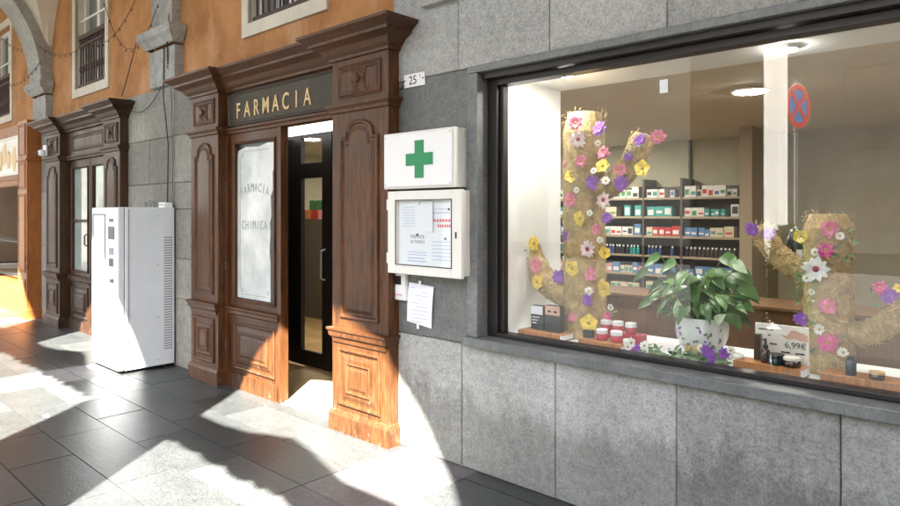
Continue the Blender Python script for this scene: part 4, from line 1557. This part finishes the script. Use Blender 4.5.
for i in range(105):
    a = rnd.uniform(0, 2 * math.pi)
    rad = rnd.uniform(.04, .235)
    hgt = rnd.uniform(.02, .26) * (1.1 - rad * 1.2)
    tip = base + Vector((rad * math.cos(a), rad * .62 * math.sin(a) - .02, hgt + .03))
    if tip.y < .20:
        tip.y = .20 + rnd.uniform(0, .05)
    st.tube([base + Vector((rnd.uniform(-.04, .04), rnd.uniform(-.03, .03), -.03)), base.lerp(tip, .5) + Vector((0, 0, .07)), tip], .003, 5)
    d = Vector((math.cos(a), math.sin(a) * .6 - .35, rnd.uniform(-.9, .15)))
    nr = Vector((math.cos(a) * .3 + rnd.uniform(-.3, .3), -.75, .8))
    L = rnd.uniform(.055, .125)
    lv.leaf(tip, d, nr, L, L * rnd.uniform(.55, .8), True, rnd.uniform(.1, .5), rnd.uniform(.15, .7))
# long trailing shoots to both sides
for (u, v, du) in ((640, 277, -1), (652, 262, -1), (668, 268, -1), (655, 298, -1), (748, 292, 1), (742, 303, 1), (730, 262, 1), (742, 275, 1), (645, 305, -1)):
    tip = Vector(P3(u - 8 * du, v - 6, YP - .03))
    st.tube([base, base.lerp(tip, .5) + Vector((0, 0, .05)), tip], .003, 5)
    lv.leaf(tip, (du, -.2, -.45), (0, -.7, .8), .12, .085, True, .2, .3)
lv.build('foliage', M['leaf'], pl, True)
st.build('stems', M['leaf'], pl)
plv = MB()
for (u, v, d, L) in ((681, 318, (-.15, -.3, 1), .11), (716, 322, (.5, -.4, .45), .085), (735, 262, (.6, -.3, -.45), .09), (732, 268, (.3, -.2, 1), .06)):
    plv.leaf(Vector(P3(u, v, YP - .12)), d, (0, -1, .25), L, L * .62, True, .2, .2)
plv.build('pale_leaves', M['pale_leaf'], pl, True, label='pale green young leaves at the pot rim')
sp = MB().box(*(lambda q: (q[0] - .05, q[0] + .05))(at(694, 345, YP - .15)), YP - .152, YP - .145, .905, .935)
sp.build('gold_label', M['gold'], po)

# ------------------------------------------------------------------ sill goods
ZS = .863


def book(u0, u1, y0, y1, h, label):
    x0, x1 = at(u0, 340, y0)[0], at(u1, 340, y0)[0]
    t = thing('block_book', label, 'book', ((x0 + x1) / 2, (y0 + y1) / 2, ZS), 'orange books lying on the window shelf')
    w_ = MB()
    w_.box(x0, x1 - .012, y0, y0 + .008, ZS, ZS + h)
    w_.box(x0, x1, y0 + .0085, y1, ZS + h - .004, ZS + h)
    w_.box(x0, x1, y0 + .0085, y1, ZS, ZS + .004)
    w_.build('cover', M['terracotta'], t, bevel=.002)
    w_ = MB().box(x0 + .004, x1 - .006, y0 + .009, y1 - .006, ZS + .0045, ZS + h - .0045)
    w_.build('pages', M['paper'], t)
    return x0, x1


bk = []
bk.append(book(518, 561, .19, .34, .042, 'orange book under the black cosmetic cartons at the left end'))
bk.append(book(578, 622, .19, .34, .038, 'orange book in front of the tall straw cactus'))
bk.append(book(733, 803, .19, .31, .050, 'orange book under the price card and black jars'))
bk.append(book(820, 905, .19, .33, .050, 'orange book at the right in front of the shorter straw cactus'))
# black cartons
for i, (u0, u1, yy) in enumerate(((531, 543, .26), (545, 560, .25))):
    x0, x1 = at(u0, 320, yy)[0], at(u1, 320, yy)[0]
    t = thing('cosmetic_carton', ['narrow black cosmetic carton with white top on the left orange book', 'wider black cosmetic carton printed with eyes on the left orange book'][i], 'box', ((x0 + x1) / 2, yy, ZS + .043))
    zt = at(u0, 305, yy)[1]
    MB().box(x0, x1, yy, yy + .05, ZS + .043, zt).build('carton', M['black_plastic'], t, bevel=.002)
    zb = zt - (zt - ZS - .043) * .36
    MB().box(x0 + .002, x1 - .002, yy - .002, yy - .0005, zb, zt - .002).build('top_print', M['paper'] if i == 0 else M['skin_print'], t)
    w_ = MB()
    for q in range(3):
        w_.box(x0 + .01, x0 + .01 + (x1 - x0) * (.6 - .12 * q), yy - .002, yy - .0005, zb - .022 - .018 * q, zb - .016 - .018 * q)
    if i == 1:
        for q in (.3, .7):
            xx = x0 + (x1 - x0) * q
            w_.add([(xx + .014 * math.cos(2 * math.pi * k / 10), yy - .0026, zb + .022 + .007 * math.sin(2 * math.pi * k / 10)) for k in range(10)], [tuple(range(10))])
    w_.build('print', M['paper'] if i == 0 else M['ink_dark'], t)
# jars in red gift packs
gp = []
for i, (u, v) in enumerate(((606.5, 327), (618, 328), (631, 329.5), (602, 338), (616.5, 339.5), (629, 341))):
    row = 0 if i < 3 else 1
    yy = .38 if row == 0 else .26
    x, _ = at(u, 335, yy)
    zb = ZS + (.075 if row == 0 else .0) + (.040 if i == 3 else 0)
    if row == 1:
        zb = ZS + .0395 if i < 5 else ZS + .001
        if i == 4:
            zb = ZS + .0395
    t = thing('red_jar', ['back row, left', 'back row, middle', 'back row, right', 'front row, left', 'front row, middle', 'front row, right'][i] + ': red cream jar with white lid beside the cactus foot', 'jar', (x, yy, zb), 'red jars with white lids')
    MB().lathe((x, yy, zb), [(.030, 0), (.033, .004), (.033, .034), (.030, .038)], 18).build('glass_body', M['red_box'], t, True)
    MB().lathe((x, yy, zb + .0385), [(.034, 0), (.034, .022), (.031, .025)], 18).build('lid', M['white_plastic'], t)
xr0, xr1 = at(600, 335, .34)[0], at(640, 335, .34)[0]
tag(MB().box(xr0, xr1, .345, .43, ZS + .001, ZS + .074).build('gift_box', M['red_box'], bevel=.003), 'red gift box carrying the back row of jars beside the cactus foot', 'box')
# price card
t = thing('price_card', 'cream price card reading 6,99€ with a hand picture, behind the black jars', 'sign', (at(780, 345, .33)[0], .33, ZS + .051))
cx0, cx1 = at(755, 345, .335)[0], at(809, 345, .335)[0]
cz0, cz1 = ZS + .001, at(780, 325, .335)[1]
MB().box(cx0, cx1, .335, .345, cz0, cz1).build('card', M['cream_card'], t, bevel=.002)
cw, chh = cx1 - cx0, cz1 - cz0
text('price', '6,99€', cx0 + cw * .56, .333, cz0 + chh * .52, .042, M['ink_dark'], t, 1.0, 'LEFT', .0004)
hand = [(.48, .80), (.60, .78), (.68, .90), (.74, .92), (.98, .82), (.98, .68), (.90, .69), (.74, .73), (.62, .70), (.56, .74)]
MB().prism([(cx0 + cw * a, cz0 + chh * b_) for a, b_ in hand], .3325, .3345).build('hand_picture', M['skin_print'], t)
w_ = MB()
for a, b_, c in ((.07, .35, .86), (.25, .30, .74), (.28, .42, .55), (.50, .66, .40), (.76, .92, .40), (.1, .2, .62)):
    w_.box(cx0 + cw * a, cx0 + cw * b_, .3325, .3345, cz0 + chh * c, cz0 + chh * c + .006)
w_.build('printed_lines', M['ink_dark'], t)


def lathe_at(name, u, yy, zb, prof, mat, label, cat, capprof=None, capmat=None, pump=False, group=None):
    x, _ = at(u, 340, yy)
    t = thing(name, label, cat, (x, yy, zb), group)
    MB().lathe((x, yy, zb), prof, 20).build('body', mat, t, True)
    if capprof:
        MB().lathe((x, yy, zb), capprof, 16).build('cap', capmat, t)
    return t


ZB = ZS + .051
lathe_at('dropper_bottle', 765.5, .24, ZB, [(.020, 0), (.022, .004), (.022, .055), (.012, .068), (.010, .07)], M['amber'], 'dark dropper bottle on the orange book before the price card', 'bottle', [(.012, .0705), (.012, .085), (.006, .09), (.006, .115), (.002, .118)], M['black_plastic'])
lathe_at('cream_jar', 776, .235, ZB, [(.036, 0), (.038, .004), (.038, .030), (.034, .034)], M['teal_jar'], 'black cream jar with dark lid before the price card', 'jar', [(.039, .0345), (.039, .048), (.036, .05)], M['black_plastic'])
lathe_at('cream_jar', 792, .23, ZB, [(.036, 0), (.038, .004), (.038, .028), (.034, .032)], M['amber'], 'black cream jar with pale lid before the price card', 'jar', [(.038, .0325), (.038, .044), (.036, .046)], M['cream_card'])
x0, _ = at(757, 340, .27)
tag(MB().box(x0 - .016, x0 + .016, .27, .30, ZB, ZB + .13).build('slim_carton', M['amber'], bevel=.003), 'slim dark brown carton standing left of the price card', 'box')
lathe_at('lotion_bottle', 851, .24, ZB, [(.020, 0), (.022, .004), (.022, .062), (.018, .068)], M['teal_jar'], 'small black lotion bottle on the rightmost orange book', 'bottle', [(.016, .0685), (.016, .085)], M['black_plastic'])
lathe_at('gold_jar', 877, .23, ZB, [(.028, 0), (.030, .003), (.030, .020), (.027, .023)], M['amber'], 'small dark jar with gold rim on the rightmost orange book', 'jar', [(.031, .0235), (.031, .034)], M['gold'])
lathe_at('gold_jar', 737, .25, ZB, [(.030, 0), (.032, .003), (.03, .016), (.02, .022)], M['ceramic'], 'low white dish on the left end of the price card book', 'dish')
hp_ = at(586, 333, .24)
tag(MB().box(hp_[0] - .028, hp_[0] + .028, .25, .29, ZS + .039, ZS + .085).build('small_carton', M['black_plastic'], bevel=.002), 'small black carton on the book at the foot of the tall cactus', 'box')

# garland along the sill
ga = thing('flower_garland', 'garland of purple and white cloth flowers and leaves lying on the window shelf', 'garland', (at(670, 350, .24)[0], .24, ZS))
lv = MB()
for i in range(90):
    u = rnd.uniform(632, 728)
    p = Vector((at(u, 350, .22)[0], rnd.uniform(.18, .30), ZS + rnd.uniform(.004, .03)))
    lv.leaf(p, (rnd.uniform(-1, 1), rnd.uniform(-.8, .4), rnd.uniform(-.1, .5)), (0, -.4, 1), rnd.uniform(.035, .07), rnd.uniform(.02, .035), False, .2, .3)
lv.build('leaves', M['ivy'], ga, True)
for u, v, k, s in ((632, 346, 'white', 6), (637, 351, 'purple', 5), (645, 349, 'white', 6), (628, 350, 'white', 5), (707, 354, 'purple', 8), (713, 361, 'purple', 6), (724, 356, 'purple', 7), (731, 353, 'white', 5), (701, 351, 'white', 5)):
    flower(ga, u, v - 3, k, s, .20)

# ------------------------------------------------------------------ cables and string lights on the wall
def cable(pts, r, mat, name, label, cat='cable'):
    o = MB().tube(pts, r, 6).build(name, mat, None, True)
    return tag(o, label, cat)


def sag(p, q, s, n=14):
    p, q = Vector(p), Vector(q)
    return [p.lerp(q, i / n) - Vector((0, 0, s * 4 * (i / n) * (1 - i / n))) for i in range(n + 1)]


A = at(165, 96, -.05)
Bq = at(167, 204, -.03)
cable([(A[0], -.06, 3.45), (A[0] - .02, -.06, A[1]), (Bq[0] + .02, -.025, 2.4), (Bq[0], -.025, Bq[1])], .0065, M['cable'], 'power_cable', 'dark cable running down the stone wall to the vending machine')
A2 = at(171, 90, -.02)
cable([(A2[0], -.06, 3.5), (A2[0] + .03, -.03, 2.9), (A2[0] + .05, -.025, 2.2), (A2[0] + .04, -.025, 1.75)], .006, M['cable_grey'], 'power_cable', 'thin grey cable beside the dark cable on the stone wall')


def string(pts_px, sags, label):
    t = thing('string_light', label, 'string light', (pts_px[0][0], pts_px[0][1], pts_px[0][2]), 'string lights along the orange wall')
    wv, bl = MB(), MB()
    for (a, b_), s in zip(zip(pts_px, pts_px[1:]), sags):
        pts = sag(a, b_, s, 18)
        wv.tube(pts, .004, 5)
        for q in pts[::2]:
            bl.lathe((q.x, q.y, q.z - .02), [(.002, -.022), (.008, -.012), (.0065, .0), (.003, .010)], 6)
    wv.build('wire', M['cable'], t)
    bl.build('bulbs', M['rust'], t)


def W3(u, v, y):
    x, z = at(u, v, y)
    return (x, y, z)


string([W3(2, 38, -.12), W3(40, 46, -.16), W3(88, 42, -.03), W3(138, -6, -.06)], (.12, .15, .22), 'string light sagging from the transverse arch past the railing window to the pilaster')
string([W3(104, 2, -.03), W3(158, 4, -.09)], (.55,), 'deeply sagging string light hung across the upper stone pilaster')
string([W3(8, 84, -.05), W3(40, 62, -.16)], (.10,), 'short string light on the orange wall left of the transverse arch')
string([W3(170, 0, -.03), W3(167, 40, -.09), W3(168, 74, -.03)], (.02, .02), 'string light hanging straight down the right side of the pilaster')
cable(sag(W3(138, 36, -.13), W3(122, 96, -.05), .01), .006, M['rust'], 'guy_wire', 'thin rusty wire dropping from the pilaster capital to the shopfront cornice', 'wire')
cable(sag(W3(128, 108, -.05), W3(165, 78, -.03), .18), .005, M['cable'], 'guy_wire', 'thin dark wire sagging across the pale stone below the pilaster', 'wire')
cable([W3(386, 97, -.02), W3(395, 92, -.008), W3(405, 86, -.008)], .006, M['cable'], 'plate_wire', 'short dark wire from the shopfront to the house number plate', 'wire')

# ------------------------------------------------------------------ across the street
tw = thing('townhouse', 'long cream townhouse with shuttered windows across the square', 'building', (0, -30, 0))
MB().box(-45, 40, -40, -30, -.13, 13).build('wall', M['facade'], tw)
for k in range(14):
    for z in (1.0, 4.6, 8.2):
        x = -40 + 5.6 * k
        wn_ = MB()
        wn_.box(x - .1, x + 1.5, -30.0, -29.9, z - .1, z + 2.3)
        f_ = wn_.build('window', M['surround'], tw)
        MB().box(x, x + 1.4, -29.9, -29.87, z, z + 2.2).build('shutter', M['arcade'], f_)
tp = thing('reflection_block_shrub', 'added dark shrub in a pot, hiding the lower part of the bright pillar reflection', 'plant', (-2.06, -4.2, 0))  # made-up shrub that cuts off the bright strip mirrored in the window
MB().lathe((-2.06, -4.2, 0), [(.15, 0), (.20, .30), (.22, .36), (.19, .36), (.18, .32)], 20).build('pot', M['rust'], tp, True)
MB().tube([(-2.06, -4.2, .3), (-2.05, -4.2, 1.3)], .02).build('stem', M['rust'], tp)
lv = MB()
for i in range(1500):
    z = rnd.uniform(.4, 1.52)
    r_ = .25 * min(1, (1.56 - z) / .45) ** .6 * rnd.uniform(.6, 1.05)
    a = rnd.uniform(0, 2 * math.pi)
    lv.leaf((-2.06 + r_ * math.cos(a), -4.2 + r_ * math.sin(a), z), (math.cos(a) + rnd.uniform(-.6, .6), math.sin(a) + rnd.uniform(-.6, .6), rnd.uniform(-.3, 1)), (math.cos(a) * .3, math.sin(a) * .3, 1), .06, .03, False, .2, .2)
lv.lathe((-2.06, -4.2, 0), [(.05, .38), (.19, .5), (.20, 1.1), (.16, 1.35), (.04, 1.48)], 14)
lv.build('foliage', M['leaf'], tp)
# no stopping sign on a post by the kerb
SG = thing('no_stopping_sign', 'round no stopping sign, blue with red ring and cross, reflected in the shop window', 'traffic sign', (-2.42, -6.0, 0))
nrm = Vector((.97, .24, 0)).normalized()
a1 = Vector((0, 0, 1)).cross(nrm)
cen = Vector((-2.42, -6.0, 3.06))


def disc(r0, r1, d, seg=32):
    mb = MB()
    A_, B_ = [], []
    for k in range(seg):
        t_ = 2 * math.pi * k / seg
        dirv = a1 * math.cos(t_) + Vector((0, 0, 1)) * math.sin(t_)
        A_.append(cen + nrm * d + dirv * r0)
        B_.append(cen + nrm * d + dirv * r1)
    return mb.rings([A_, B_], r0 == 0, False) if r0 else mb.add(B_, [tuple(range(seg))])


disc(0, .30, 0).build('plate', M['white_plastic'], SG)
disc(0, .225, .003).build('blue_field', M['sign_blue'], SG)
disc(.222, .29, .005).build('red_ring', M['sign_red'], SG)
for s_ in (1, -1):
    d1 = (a1 + Vector((0, 0, s_))).normalized()
    d2 = (a1 - Vector((0, 0, s_))).normalized()
    c_ = cen + nrm * (.006 if s_ > 0 else .007)
    MB().add([c_ + d1 * .225 + d2 * .028, c_ + d1 * .225 - d2 * .028, c_ - d1 * .225 - d2 * .028, c_ - d1 * .225 + d2 * .028], [(0, 1, 2, 3)]).build('red_bar', M['sign_red'], SG)
MB().tube([tuple(Vector((-2.42, -6.0, -.13)) - nrm * .04), tuple(Vector((-2.42, -6.0, 3.4)) - nrm * .04)], .03, 10).build('post', M['zinc'], SG)

# scrap of paper on the paving
tag(MB().add([(-6.02, -1.52, .003), (-5.93, -1.54, .009), (-5.91, -1.50, .005), (-6.00, -1.485, .011)], [(0, 1, 2, 3)]).build('paper_scrap', M['paper']), 'tiny white scrap of paper lying on the dark paving', 'litter')
